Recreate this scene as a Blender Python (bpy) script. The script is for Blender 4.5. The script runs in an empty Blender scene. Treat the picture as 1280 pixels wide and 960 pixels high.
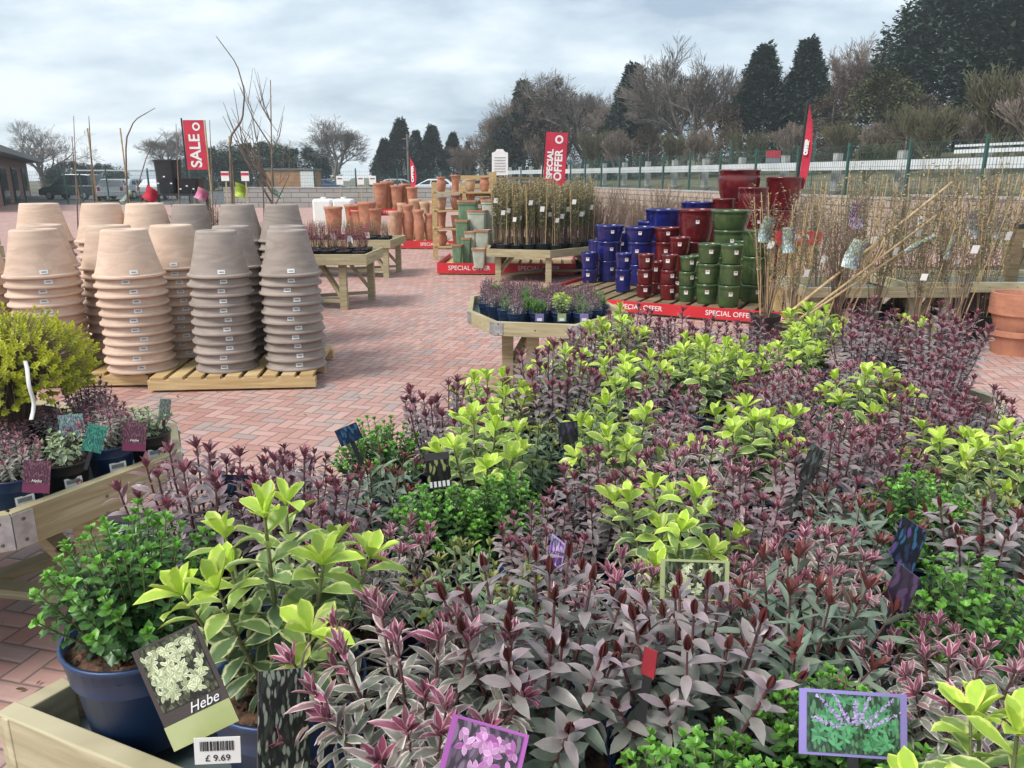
import bpy, math, random
import numpy as np
from mathutils import Vector, Matrix, Euler
R = math.radians
sc = bpy.context.scene
col = sc.collection
rnd = random.Random(7)
# ------------------------------------------------------------------ camera, world, sun, exposure
CH = 1.6; PITCH = R(15); FP = 967.0
cam = bpy.data.cameras.new('camera'); camo = bpy.data.objects.new('camera', cam); col.objects.link(camo)
cam.sensor_width = 36; cam.lens = 36 * FP / 1280; cam.clip_start = 0.05; cam.clip_end = 3000
camo.location = (0, 0, CH); camo.rotation_euler = (R(90) - PITCH, 0, 0)
sc.camera = camo
SUN_EL, SUN_AZ = R(50), R(-125)        # azimuth from +Y towards +X
w = bpy.data.worlds.new('World'); sc.world = w; w.use_nodes = True
nt = w.node_tree; nt.nodes.clear()
def N(nt, typ, **kw):
    n = nt.nodes.new(typ)
    for k, v in kw.items(): setattr(n, k, v)
    return n
def ln(nt, a, b): nt.links.new(a, b)
def wmath(op, a, b=None, c=None):
    n = N(nt, 'ShaderNodeMath', operation=op)
    for i, x in enumerate((a, b, c)):
        if x is None: continue
        if isinstance(x, (int, float)): n.inputs[i].default_value = x
        else: ln(nt, x, n.inputs[i])
    return n.outputs[0]
sky = N(nt, 'ShaderNodeTexSky', sky_type='NISHITA', sun_disc=False)
sky.sun_elevation = SUN_EL; sky.sun_rotation = SUN_AZ
bg1 = N(nt, 'ShaderNodeBackground'); bg1.inputs[1].default_value = 0.10; ln(nt, sky.outputs[0], bg1.inputs[0])
tc = N(nt, 'ShaderNodeTexCoord'); sep = N(nt, 'ShaderNodeSeparateXYZ'); ln(nt, tc.outputs['Generated'], sep.inputs[0])
zz = wmath('ADD', wmath('MAXIMUM', sep.outputs[2], 0.0), 0.30)
cmb = N(nt, 'ShaderNodeCombineXYZ')
ln(nt, wmath('DIVIDE', sep.outputs[0], zz), cmb.inputs[0]); ln(nt, wmath('DIVIDE', sep.outputs[1], zz), cmb.inputs[1])
n1 = N(nt, 'ShaderNodeTexNoise'); n1.inputs['Scale'].default_value = 2.1; n1.inputs['Detail'].default_value = 9; n1.inputs['Roughness'].default_value = .56; n1.inputs['Distortion'].default_value = .15
mp = N(nt, 'ShaderNodeMapping'); mp.inputs['Location'].default_value = (3.2, 1.7, 0); mp.inputs['Scale'].default_value = (0.9, 1.25, 1)
ln(nt, cmb.outputs[0], mp.inputs[0]); ln(nt, mp.outputs[0], n1.inputs['Vector'])
n2 = N(nt, 'ShaderNodeTexNoise'); n2.inputs['Scale'].default_value = 0.7; n2.inputs['Detail'].default_value = 3
ln(nt, mp.outputs[0], n2.inputs['Vector'])
cl = wmath('ADD', wmath('MULTIPLY', n1.outputs[0], .72), wmath('MULTIPLY', n2.outputs[0], .36))
ramp = N(nt, 'ShaderNodeValToRGB'); ln(nt, cl, ramp.inputs[0])
cr = ramp.color_ramp; cr.elements[0].position = .41; cr.elements[0].color = (.22, .285, .355, 1)
cr.elements[1].position = .64; cr.elements[1].color = (.58, .625, .655, 1)
e = cr.elements.new(.48); e.color = (.33, .395, .455, 1)
e = cr.elements.new(.55); e.color = (.43, .495, .54, 1)
bg2 = N(nt, 'ShaderNodeBackground'); bg2.inputs[1].default_value = 1.0; ln(nt, ramp.outputs[0], bg2.inputs[0])
mx = N(nt, 'ShaderNodeMixShader'); mx.inputs[0].default_value = .9
ln(nt, bg1.outputs[0], mx.inputs[1]); ln(nt, bg2.outputs[0], mx.inputs[2])
out = N(nt, 'ShaderNodeOutputWorld'); ln(nt, mx.outputs[0], out.inputs[0])
sl = bpy.data.lights.new('sun', 'SUN'); sl.energy = 2.0; sl.angle = R(24); sl.color = (1, .96, .9)
so = bpy.data.objects.new('sun', sl); col.objects.link(so)
sd = Vector((math.sin(SUN_AZ) * math.cos(SUN_EL), math.cos(SUN_AZ) * math.cos(SUN_EL), math.sin(SUN_EL)))
so.rotation_euler = sd.to_track_quat('Z', 'Y').to_euler(); so.location = (0, 0, 30)
sc.view_settings.view_transform = 'Standard'; sc.view_settings.look = 'None'
sc.view_settings.exposure = 0.98; sc.view_settings.gamma = 1
sc.cycles.max_bounces = 6; sc.cycles.transparent_max_bounces = 8

# ------------------------------------------------------------------ helpers
def P(px, py, z):
    """where the sight line of a photograph pixel meets the height z (metres)"""
    v = (480 - py) / FP; u = (px - 640) / FP
    t = (z - CH) / (-math.sin(PITCH) + math.cos(PITCH) * v)
    return u * t, (math.cos(PITCH) + math.sin(PITCH) * v) * t
def Z(py, d):
    """height of a point at camera depth d seen at pixel row py"""
    return CH + d * (-math.sin(PITCH) + math.cos(PITCH) * (480 - py) / FP)
def WP(px, py, Y):
    """point in the upright plane at distance Y in front of the camera"""
    v = (480 - py) / FP; t = Y / (math.cos(PITCH) + math.sin(PITCH) * v)
    return Vector(((px - 640) / FP * t, Y, CH + t * (-math.sin(PITCH) + math.cos(PITCH) * v)))
def XY(px, py, d):
    return (px - 640) / FP * d, d * (math.cos(PITCH) + math.sin(PITCH) * (480 - py) / FP)
class MB:
    def __init__(s): s.v = []; s.f = []; s.uv = []; s.inf = []
    def add(s, vs, fs, uv=None, inf=None):
        b = len(s.v); s.v.extend([tuple(p) for p in vs]); s.f.extend([tuple(b + i for i in f) for f in fs])
        if uv is not None: s.uv.extend(uv); s.inf.extend(inf)
        return s
    def box(s, c, d, rz=0, m=None):
        hx, hy, hz = d[0] / 2, d[1] / 2, d[2] / 2
        vs = [Vector((x * hx, y * hy, z * hz)) for z in (-1, 1) for y in (-1, 1) for x in (-1, 1)]
        if rz: 
            q = Matrix.Rotation(rz, 3, 'Z'); vs = [q @ v for v in vs]
        if m is not None: vs = [m @ v for v in vs]
        c = Vector(c)
        return s.add([v + c for v in vs], [(0, 2, 3, 1), (4, 5, 7, 6), (0, 1, 5, 4), (2, 6, 7, 3), (0, 4, 6, 2), (1, 3, 7, 5)])
    def bar(s, a, b, wd, th):
        """square bar from a to b"""
        a = Vector(a); b = Vector(b); d = (b - a); L = d.length; d.normalize()
        q = d.to_track_quat('Z', 'X').to_matrix()
        return s.box((a + b) / 2, (wd, th, L), 0, q)
    def lathe(s, prof, n=24, c=(0, 0, 0), sq=None):
        b = []; fs = []
        for (r, z) in prof:
            for k in range(n):
                a = 2 * math.pi * (k + .5) / n; rr = r
                if sq: 
                    ca, sa = abs(math.cos(a)), abs(math.sin(a)); rr = r / ((ca ** sq + sa ** sq) ** (1 / sq))
                b.append((c[0] + rr * math.cos(a), c[1] + rr * math.sin(a), c[2] + z))
        for i in range(len(prof) - 1):
            for k in range(n):
                k2 = (k + 1) % n
                fs.append((i * n + k, i * n + k2, (i + 1) * n + k2, (i + 1) * n + k))
        return s.add(b, fs)
    def disc(s, r, z, n=24, c=(0, 0)):
        return s.add([(c[0] + r * math.cos(2 * math.pi * (k + .5) / n), c[1] + r * math.sin(2 * math.pi * (k + .5) / n), z) for k in range(n)], [tuple(range(n))])
    def tube(s, pts, rs, n=5, cap=True):
        pts = [Vector(p) for p in pts]; vs = []; fs = []
        up = Vector((0.31, .17, .93)).normalized()
        for i, p in enumerate(pts):
            d = (pts[min(i + 1, len(pts) - 1)] - pts[max(i - 1, 0)]).normalized()
            if abs(d.dot(up)) > .98: up = Vector((1, 0, 0))
            a = d.cross(up).normalized(); b = d.cross(a)
            r = rs[i] if isinstance(rs, (list, tuple)) else rs
            for k in range(n):
                t = 2 * math.pi * k / n; vs.append(p + a * (r * math.cos(t)) + b * (r * math.sin(t)))
        for i in range(len(pts) - 1):
            for k in range(n):
                k2 = (k + 1) % n; fs.append((i * n + k, (i + 1) * n + k, (i + 1) * n + k2, i * n + k2))
        if cap: fs.append(tuple(range(n))); fs.append(tuple((len(pts) - 1) * n + k for k in reversed(range(n))))
        return s.add(vs, fs)
    def mesh(s, name, m, smooth=False, m2=None, split=None):
        me = bpy.data.meshes.new(name); me.from_pydata(s.v, [], s.f)
        if s.uv:
            li = np.zeros(len(me.loops), dtype=np.int32); me.loops.foreach_get('vertex_index', li)
            for nm, arr in (('UVMap', s.uv), ('info', s.inf)):
                l = me.uv_layers.new(name=nm); a = np.array(arr, dtype=np.float32)[li]; l.data.foreach_set('uv', a.ravel())
        if m is not None: me.materials.append(m)
        if m2 is not None and split is not None: me.materials.append(m2); me.polygons.foreach_set('material_index', [0] * split + [1] * (len(s.f) - split))
        if smooth: me.polygons.foreach_set('use_smooth', [True] * len(me.polygons))
        me.update(); return me
    def build(s, name, m, parent=None, loc=None, smooth=False, bevel=0):
        return inst(name, s.mesh(name, m, smooth), parent, loc, bevel=bevel)
def inst(name, me, parent=None, loc=None, rz=0, bevel=0, scale=None):
    o = bpy.data.objects.new(name, me); col.objects.link(o)
    if parent: o.parent = parent
    if loc: o.location = loc
    if rz: o.rotation_euler.z = rz
    if scale: o.scale = (scale,) * 3 if isinstance(scale, (int, float)) else scale
    if bevel:
        b = o.modifiers.new('bevel', 'BEVEL'); b.width = bevel; b.segments = 2; b.limit_method = 'ANGLE'
    return o
def tag(o, label=None, cat=None, group=None, kind=None):
    if label: o['label'] = label
    if cat: o['category'] = cat
    if group: o['group'] = group
    if kind: o['kind'] = kind
    return o
def thing(name, loc, label, cat, group=None, rz=0):
    o = bpy.data.objects.new(name, None); col.objects.link(o); o.empty_display_size = .1
    o.location = loc; o.rotation_euler.z = rz
    return tag(o, label, cat, group)
def kids(o): return [c for c in col.objects if c.parent == o]
KID = {}
def ctree(o, parent=None):
    """copy a thing with its parts and sub-parts"""
    if o.name not in KID: KID[o.name] = kids(o)
    c = o.copy(); col.objects.link(c); c.parent = parent
    for ch in KID[o.name]: ctree(ch, c)
    return c
def place(proto, loc, label, rz=0, s=1, used=set()):
    """first call moves the prototype itself, later calls copy it"""
    if proto.name in used: o = ctree(proto)
    else: used.add(proto.name); o = proto; KID[o.name] = kids(o); [KID.setdefault(c.name, kids(c)) for c in KID[o.name]]
    o.location = loc; o.rotation_euler.z = rz; o.scale = (s, s, s)
    o['label'] = label
    return o
ORD = ['lowest', 'second', 'third', 'fourth', 'fifth', 'sixth', 'seventh', 'eighth', 'ninth', 'tenth', 'eleventh', 'twelfth', 'thirteenth', 'fourteenth', 'fifteenth', 'sixteenth']
# ------------------------------------------------------------------ materials
def principled(name):
    m = bpy.data.materials.new(name); m.use_nodes = True; t = m.node_tree
    return m, t, t.nodes['Principled BSDF']
def mixc(t, fac, a, b, mode='MIX'):
    n = t.nodes.new('ShaderNodeMix'); n.data_type = 'RGBA'; n.blend_type = mode
    for i, x in ((0, fac), (6, a), (7, b)):
        if isinstance(x, (int, float)): n.inputs[i].default_value = x
        elif isinstance(x, tuple): n.inputs[i].default_value = (*x[:3], 1)
        else: t.links.new(x, n.inputs[i])
    return n.outputs[2]
class MT:
    def __init__(s, t): s.t = t
    def __call__(s, op, a, b=None, c=None, clamp=False):
        n = s.t.nodes.new('ShaderNodeMath'); n.operation = op; n.use_clamp = clamp
        for i, x in enumerate((a, b, c)):
            if x is None: continue
            if isinstance(x, (int, float)): n.inputs[i].default_value = x
            else: s.t.links.new(x, n.inputs[i])
        return n.outputs[0]
def mat(name, c, c2=None, scale=8, rough=.6, bump=0, spec=.5, stretch=(1, 1, 1), detail=5, metal=0, lo=.38, hi=.62, coat=0):
    m, t, p = principled(name)
    c2 = c2 or tuple(x * .72 for x in c)
    tc = t.nodes.new('ShaderNodeTexCoord'); oi = t.nodes.new('ShaderNodeObjectInfo')
    ad = t.nodes.new('ShaderNodeVectorMath'); ad.operation = 'MULTIPLY_ADD'
    t.links.new(tc.outputs['Object'], ad.inputs[0]); ad.inputs[1].default_value = stretch
    sc_ = t.nodes.new('ShaderNodeVectorMath'); sc_.operation = 'SCALE'; sc_.inputs[0].default_value = (13, 17, 11); t.links.new(oi.outputs['Random'], sc_.inputs['Scale'])
    t.links.new(sc_.outputs[0], ad.inputs[2])
    n = t.nodes.new('ShaderNodeTexNoise'); n.inputs['Scale'].default_value = scale; n.inputs['Detail'].default_value = detail
    t.links.new(ad.outputs[0], n.inputs['Vector'])
    mr = t.nodes.new('ShaderNodeMapRange'); mr.inputs[1].default_value = lo; mr.inputs[2].default_value = hi
    t.links.new(n.outputs[0], mr.inputs[0])
    cc = mixc(t, mr.outputs[0], c2, c)
    t.links.new(cc, p.inputs['Base Color'])
    p.inputs['Roughness'].default_value = rough; p.inputs['Specular IOR Level'].default_value = spec; p.inputs['Metallic'].default_value = metal
    p.inputs['Coat Weight'].default_value = coat
    if bump:
        b = t.nodes.new('ShaderNodeBump'); b.inputs['Strength'].default_value = bump; b.inputs['Distance'].default_value = .01
        t.links.new(n.outputs[0], b.inputs['Height']); t.links.new(b.outputs[0], p.inputs['Normal'])
    return m
def leafmat(name, loc_, loe, hic, hie, ew, rough=.34, trans=.25, v0=.0):
    """leaf colours: centre and margin, for old (low) and young (high) leaves"""
    m, t, p = principled(name); M = MT(t)
    u1 = t.nodes.new('ShaderNodeUVMap'); u1.uv_map = 'UVMap'; u2 = t.nodes.new('ShaderNodeUVMap'); u2.uv_map = 'info'
    s1 = t.nodes.new('ShaderNodeSeparateXYZ'); s2 = t.nodes.new('ShaderNodeSeparateXYZ')
    t.links.new(u1.outputs[0], s1.inputs[0]); t.links.new(u2.outputs[0], s2.inputs[0])
    age, rn = s2.outputs[0], s2.outputs[1]
    tc = t.nodes.new('ShaderNodeTexCoord')
    n = t.nodes.new('ShaderNodeTexNoise'); n.inputs['Scale'].default_value = 90; n.inputs['Detail'].default_value = 3
    t.links.new(tc.outputs['Object'], n.inputs['Vector'])
    au = M('ABSOLUTE', M('MULTIPLY', M('SUBTRACT', s1.outputs[0], .5), 2.0))
    eu = M('ADD', au, M('MULTIPLY', M('SUBTRACT', n.outputs[0], .5), .9))
    ef = M('MULTIPLY', M('SUBTRACT', eu, 1 - ew), 4.5, clamp=True) if ew > 0 else 0.0
    ag = M('ADD', age, M('MULTIPLY', M('SUBTRACT', rn, .5), .35), clamp=True)
    cen = mixc(t, ag, loc_, hic); edg = mixc(t, ag, loe, hie)
    c = mixc(t, ef, cen, edg)
    tipb = M('MULTIPLY', M('MULTIPLY', M('SUBTRACT', s1.outputs[1], .80), 8.0, clamp=True), M('MULTIPLY', M('SUBTRACT', rn, .86), 12.0, clamp=True))
    c = mixc(t, M('MULTIPLY', tipb, .75), c, (.16, .10, .05))
    # paler midrib
    mid = M('MULTIPLY', M('SUBTRACT', .10, au), 6.0, clamp=True)
    c = mixc(t, M('MULTIPLY', mid, .35), c, mixc(t, .5, c, (.5, .5, .35)))
    br = M('ADD', .72, M('MULTIPLY', rn, .56))
    br = M('MULTIPLY', br, M('ADD', .8, M('MULTIPLY', n.outputs[0], .4)))
    hs = t.nodes.new('ShaderNodeHueSaturation'); t.links.new(c, hs.inputs['Color']); t.links.new(br, hs.inputs['Value'])
    t.links.new(hs.outputs[0], p.inputs['Base Color'])
    p.inputs['Roughness'].default_value = rough; p.inputs['Specular IOR Level'].default_value = .45
    tr = t.nodes.new('ShaderNodeBsdfTranslucent'); t.links.new(hs.outputs[0], tr.inputs[0])
    ms = t.nodes.new('ShaderNodeMixShader'); ms.inputs[0].default_value = trans
    t.links.new(p.outputs[0], ms.inputs[1]); t.links.new(tr.outputs[0], ms.inputs[2])
    t.links.new(ms.outputs[0], t.nodes['Material Output'].inputs[0])
    return m
def brickmat():
    """herringbone block paving, 200 x 100 mm"""
    m, t, p = principled('block_paving'); M = MT(t)
    tc = t.nodes.new('ShaderNodeTexCoord'); mp = t.nodes.new('ShaderNodeMapping')
    mp.inputs['Rotation'].default_value = (0, 0, R(14)); mp.inputs['Scale'].default_value = (11.5, 11.5, 11.5)
    t.links.new(tc.outputs['Object'], mp.inputs[0])
    wob = t.nodes.new('ShaderNodeTexNoise'); wob.inputs['Scale'].default_value = 1.3; t.links.new(mp.outputs[0], wob.inputs['Vector'])
    va = t.nodes.new('ShaderNodeVectorMath'); va.operation = 'MULTIPLY_ADD'; t.links.new(wob.outputs['Color'], va.inputs[0]); va.inputs[1].default_value = (.07, .07, 0); t.links.new(mp.outputs[0], va.inputs[2])
    s = t.nodes.new('ShaderNodeSeparateXYZ'); t.links.new(va.outputs[0], s.inputs[0])
    x, y = s.outputs[0], s.outputs[1]
    i, j = M('FLOOR', x), M('FLOOR', y); fx, fy = M('SUBTRACT', x, i), M('SUBTRACT', y, j)
    k = M('FLOORED_MODULO', M('SUBTRACT', i, j), 4.0)
    is1 = M('COMPARE', k, 1.0, .4); is2 = M('COMPARE', k, 2.0, .4); is3 = M('COMPARE', k, 3.0, .4)
    vert = M('ADD', is2, is3)
    hu = M('ADD', fx, is1); vv = M('ADD', fy, is2)
    u = M('ADD', M('MULTIPLY', hu, M('SUBTRACT', 1.0, vert)), M('MULTIPLY', vv, vert))
    v = M('ADD', M('MULTIPLY', fy, M('SUBTRACT', 1.0, vert)), M('MULTIPLY', fx, vert))
    d = M('MINIMUM', M('MINIMUM', u, M('SUBTRACT', 2.0, u)), M('MINIMUM', v, M('SUBTRACT', 1.0, v)))
    cb = t.nodes.new('ShaderNodeCombineXYZ')
    t.links.new(M('SUBTRACT', i, is1), cb.inputs[0]); t.links.new(M('SUBTRACT', j, is2), cb.inputs[1]); t.links.new(vert, cb.inputs[2])
    wn = t.nodes.new('ShaderNodeTexWhiteNoise'); wn.noise_dimensions = '3D'; t.links.new(cb.outputs[0], wn.inputs['Vector'])
    rp = t.nodes.new('ShaderNodeValToRGB'); t.links.new(wn.outputs['Value'], rp.inputs[0])
    r = rp.color_ramp; r.interpolation = 'CONSTANT'
    r.elements[0].position = 0; r.elements[0].color = (.40, .185, .15, 1); r.elements[1].position = .2; r.elements[1].color = (.47, .25, .21, 1)
    for q, c in ((.42, (.50, .29, .25)), (.6, (.35, .155, .125)), (.72, (.36, .245, .22)), (.82, (.27, .235, .225)), (.92, (.44, .30, .27))):
        e = r.elements.new(q); e.color = (*c, 1)
    g = t.nodes.new('ShaderNodeTexNoise'); g.inputs['Scale'].default_value = 25; g.inputs['Detail'].default_value = 6; t.links.new(mp.outputs[0], g.inputs['Vector'])
    g2 = t.nodes.new('ShaderNodeTexNoise'); g2.inputs['Scale'].default_value = .06; g2.inputs['Detail'].default_value = 5; t.links.new(mp.outputs[0], g2.inputs['Vector'])
    g3 = t.nodes.new('ShaderNodeTexNoise'); g3.inputs['Scale'].default_value = .9; g3.inputs['Detail'].default_value = 4; t.links.new(mp.outputs[0], g3.inputs['Vector'])
    c = mixc(t, M('ADD', .16, M('MULTIPLY', g.outputs[0], .4)), rp.outputs[0], (.46, .30, .255))
    c = mixc(t, M('MULTIPLY', M('SUBTRACT', g2.outputs[0], .42), 2.2, clamp=True), c, mixc(t, .45, c, (.46, .35, .32)))
    c = mixc(t, M('MULTIPLY', M('SUBTRACT', g3.outputs[0], .5), 1.6, clamp=True), c, mixc(t, .5, c, (.22, .16, .14)))
    gf = M('SUBTRACT', 1.0, M('MULTIPLY', M('SUBTRACT', d, .025), 18.0, clamp=True), clamp=True)
    c = mixc(t, M('MULTIPLY', gf, .8), c, (.13, .105, .095))
    t.links.new(c, p.inputs['Base Color']); p.inputs['Roughness'].default_value = .8; p.inputs['Specular IOR Level'].default_value = .35
    h = M('ADD', M('MULTIPLY', d, 5.0, clamp=True), M('ADD', M('MULTIPLY', g.outputs[0], .25), M('MULTIPLY', wn.outputs['Value'], .3)))
    b = t.nodes.new('ShaderNodeBump'); b.inputs['Strength'].default_value = .6; b.inputs['Distance'].default_value = .006
    t.links.new(h, b.inputs['Height']); t.links.new(b.outputs[0], p.inputs['Normal'])
    return m
def woodmat(name, c, c2, sx=(1, 1, 14), rough=.75):
    m, t, p = principled(name); M = MT(t)
    tc = t.nodes.new('ShaderNodeTexCoord'); oi = t.nodes.new('ShaderNodeObjectInfo')
    # grain runs along the long axis: noise is stretched in u through the object's own coordinates
    mp = t.nodes.new('ShaderNodeMapping'); mp.inputs['Scale'].default_value = sx
    cb = t.nodes.new('ShaderNodeCombineXYZ'); t.links.new(M('MULTIPLY', oi.outputs['Random'], 40.0), cb.inputs[0]); t.links.new(cb.outputs[0], mp.inputs['Location'])
    t.links.new(tc.outputs['Object'], mp.inputs[0])
    n = t.nodes.new('ShaderNodeTexNoise'); n.inputs['Scale'].default_value = 3; n.inputs['Detail'].default_value = 8; n.inputs['Distortion'].default_value = .8; t.links.new(mp.outputs[0], n.inputs['Vector'])
    n2 = t.nodes.new('ShaderNodeTexNoise'); n2.inputs['Scale'].default_value = 2.2; n2.inputs['Detail'].default_value = 4; t.links.new(tc.outputs['Object'], n2.inputs['Vector'])
    vo = t.nodes.new('ShaderNodeTexVoronoi'); vo.inputs['Scale'].default_value = 5; t.links.new(tc.outputs['Object'], vo.inputs['Vector'])
    f = M('MULTIPLY', M('SUBTRACT', n.outputs[0], .35), 3.2, clamp=True)
    cc = mixc(t, f, c2, c)
    cc = mixc(t, M('MULTIPLY', M('SUBTRACT', n2.outputs[0], .45), 2.2, clamp=True), cc, mixc(t, .5, cc, (c[0] * .75, c[1] * .82, c[2] * .6)))
    cc = mixc(t, M('MULTIPLY', M('SUBTRACT', .07, vo.outputs['Distance']), 30.0, clamp=True), cc, tuple(x * .3 for x in c2))
    t.links.new(cc, p.inputs['Base Color']); p.inputs['Roughness'].default_value = rough; p.inputs['Specular IOR Level'].default_value = .25
    b = t.nodes.new('ShaderNodeBump'); b.inputs['Strength'].default_value = .35; b.inputs['Distance'].default_value = .003
    t.links.new(n.outputs[0], b.inputs['Height']); t.links.new(b.outputs[0], p.inputs['Normal'])
    return m
def stonemat(name, c, c2):
    """banded sandstone-like clay"""
    m, t, p = principled(name); M = MT(t)
    tc = t.nodes.new('ShaderNodeTexCoord'); oi = t.nodes.new('ShaderNodeObjectInfo')
    mp = t.nodes.new('ShaderNodeMapping'); mp.inputs['Rotation'].default_value = (.3, .25, 0); mp.inputs['Scale'].default_value = (1, 1, 4)
    cb = t.nodes.new('ShaderNodeCombineXYZ'); t.links.new(M('MULTIPLY', oi.outputs['Random'], 30.0), cb.inputs[2]); t.links.new(cb.outputs[0], mp.inputs['Location'])
    t.links.new(tc.outputs['Object'], mp.inputs[0])
    n = t.nodes.new('ShaderNodeTexNoise'); n.inputs['Scale'].default_value = 3.0; n.inputs['Detail'].default_value = 6; n.inputs['Distortion'].default_value = 1.6; t.links.new(mp.outputs[0], n.inputs['Vector'])
    n2 = t.nodes.new('ShaderNodeTexNoise'); n2.inputs['Scale'].default_value = 60; t.links.new(tc.outputs['Object'], n2.inputs['Vector'])
    f = M('MULTIPLY', M('SUBTRACT', n.outputs[0], .38), 4.0, clamp=True)
    cc = mixc(t, f, c2, c)
    cc = mixc(t, M('MULTIPLY', n2.outputs[0], .3), cc, tuple(min(1, x * 1.25) for x in c))
    hs = t.nodes.new('ShaderNodeHueSaturation'); t.links.new(cc, hs.inputs['Color']); t.links.new(M('ADD', .9, M('MULTIPLY', oi.outputs['Random'], .2)), hs.inputs['Value'])
    t.links.new(hs.outputs[0], p.inputs['Base Color']); p.inputs['Roughness'].default_value = .85; p.inputs['Specular IOR Level'].default_value = .25
    return m
def picmat(name, cols, scale=60, seed=0):
    """printed plant picture: scattered leaf-like blotches"""
    m, t, p = principled(name); M = MT(t)
    tc = t.nodes.new('ShaderNodeTexCoord'); mp = t.nodes.new('ShaderNodeMapping'); mp.inputs['Location'].default_value = (seed, seed * 2, 0); mp.inputs['Rotation'].default_value = (0, .5, 0); mp.inputs['Scale'].default_value = (1.4, 1, .5)
    nz = t.nodes.new('ShaderNodeTexNoise'); nz.inputs['Scale'].default_value = scale * .35; t.links.new(tc.outputs['Object'], nz.inputs['Vector'])
    va = t.nodes.new('ShaderNodeVectorMath'); va.operation = 'MULTIPLY_ADD'; t.links.new(nz.outputs['Color'], va.inputs[0]); va.inputs[1].default_value = (1.2 / scale,) * 3; t.links.new(tc.outputs['Object'], va.inputs[2])
    t.links.new(va.outputs[0], mp.inputs[0])
    vo = t.nodes.new('ShaderNodeTexVoronoi'); vo.inputs['Scale'].default_value = scale * 1.9; t.links.new(mp.outputs[0], vo.inputs['Vector'])
    s = t.nodes.new('ShaderNodeSeparateColor'); t.links.new(vo.outputs['Color'], s.inputs[0])
    rp = t.nodes.new('ShaderNodeValToRGB'); t.links.new(s.outputs[0], rp.inputs[0]); r = rp.color_ramp; r.interpolation = 'CONSTANT'
    r.elements[0].color = (*cols[0], 1); r.elements[1].position = 1 / len(cols); r.elements[1].color = (*cols[1], 1)
    for i, c in enumerate(cols[2:]): e = r.elements.new((i + 2) / len(cols)); e.color = (*c, 1)
    f = M('MULTIPLY', M('SUBTRACT', vo.outputs['Distance'], .45), 5.0, clamp=True)
    c = mixc(t, f, rp.outputs[0], tuple(x * .35 for x in cols[0]))
    t.links.new(c, p.inputs['Base Color']); p.inputs['Roughness'].default_value = .3
    return m
M_ = {}
M_['paving'] = brickmat()
M_['wood'] = woodmat('treated_softwood', (.48, .42, .27), (.31, .26, .15))
M_['wood_new'] = woodmat('new_softwood', (.55, .49, .33), (.37, .32, .20))
M_['pallet'] = woodmat('pallet_wood', (.62, .46, .25), (.44, .29, .13))
M_['post'] = woodmat('brown_post_wood', (.26, .19, .11), (.15, .11, .06))
M_['metal'] = mat('galvanised_metal', (.55, .57, .58), rough=.4, metal=.6, scale=30)
M_['bolt'] = mat('bolt_metal', (.2, .17, .14), rough=.5, metal=.5)
M_['tray'] = mat('tray_plastic', (.13, .17, .17), rough=.5, scale=12)
M_['navy'] = mat('navy_plastic', (.014, .040, .115), (.010, .030, .09), rough=.42, scale=6)
M_['black'] = mat('black_plastic', (.02, .022, .025), rough=.45)
M_['grey_plastic'] = mat('grey_plastic', (.25, .27, .30), rough=.5)
M_['soil'] = mat('potting_soil', (.16, .085, .05), (.035, .02, .014), scale=60, rough=.95, bump=1.0, detail=8)
M_['clod'] = mat('soil_bits', (.22, .12, .07), (.06, .035, .02), scale=40, rough=.95)
M_['white'] = mat('white_paper', (.78, .78, .76), (.72, .72, .70), rough=.5)
M_['ink'] = mat('black_ink', (.02, .02, .02), rough=.5)
M_['sand'] = stonemat('sand_clay', (.62, .465, .365), (.51, .37, .28))
M_['taupe'] = stonemat('taupe_clay', (.335, .28, .245), (.25, .21, .185))
M_['terra'] = mat('terracotta', (.50, .22, .13), (.38, .16, .10), scale=9, rough=.85)
M_['terra_pale'] = mat('pale_terracotta', (.56, .38, .25), (.44, .24, .15), scale=7, rough=.85)
M_['gblue'] = mat('blue_glaze', (.010, .016, .16), (.007, .010, .10), scale=7, rough=.12, coat=.4)
M_['gred'] = mat('oxblood_glaze', (.14, .008, .010), (.085, .006, .010), scale=7, rough=.14, coat=.4)
M_['ggreen'] = mat('green_glaze', (.065, .11, .035), (.04, .075, .028), scale=9, rough=.16, coat=.3)
M_['vgreen'] = mat('sage_glaze', (.16, .27, .15), (.12, .2, .12), scale=14, rough=.45)
M_['vwhite'] = mat('white_glaze', (.52, .56, .46), (.42, .46, .37), scale=14, rough=.45)
M_['red'] = mat('red_print', (.62, .022, .035), (.52, .016, .028), scale=3, rough=.5)
M_['redflag'] = mat('red_cloth', (.55, .03, .06), (.45, .02, .05), scale=3, rough=.8)
M_['cane'] = mat('bamboo_cane', (.52, .38, .20), (.38, .26, .13), scale=20, rough=.6)
M_['twig'] = mat('bare_twig', (.22, .15, .11), (.13, .09, .07), scale=10, rough=.8)
M_['stem'] = mat('purple_stem', (.16, .055, .06), (.09, .04, .04), scale=30, rough=.6)
M_['gstem'] = mat('green_stem', (.18, .20, .08), (.12, .12, .06), scale=30, rough=.6)
M_['bark'] = mat('tree_bark', (.13, .105, .085), (.07, .06, .05), scale=4, rough=.95)
M_['bark_br'] = mat('brown_bark', (.20, .14, .10), (.11, .08, .06), scale=4, rough=.95)
M_['bark_gr'] = mat('mossy_bark', (.14, .13, .07), (.08, .075, .04), scale=4, rough=.95)
M_['fence'] = mat('green_fence_paint', (.03, .10, .08), rough=.5)
M_['barrier'] = mat('zinc_rail', (.68, .70, .70), (.58, .60, .6), rough=.5, scale=2)
M_['concrete'] = mat('concrete', (.40, .40, .38), (.30, .30, .29), rough=.9, scale=6)
M_['asphalt'] = mat('asphalt', (.10, .10, .10), (.07, .07, .07), rough=.9, scale=3)
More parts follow.
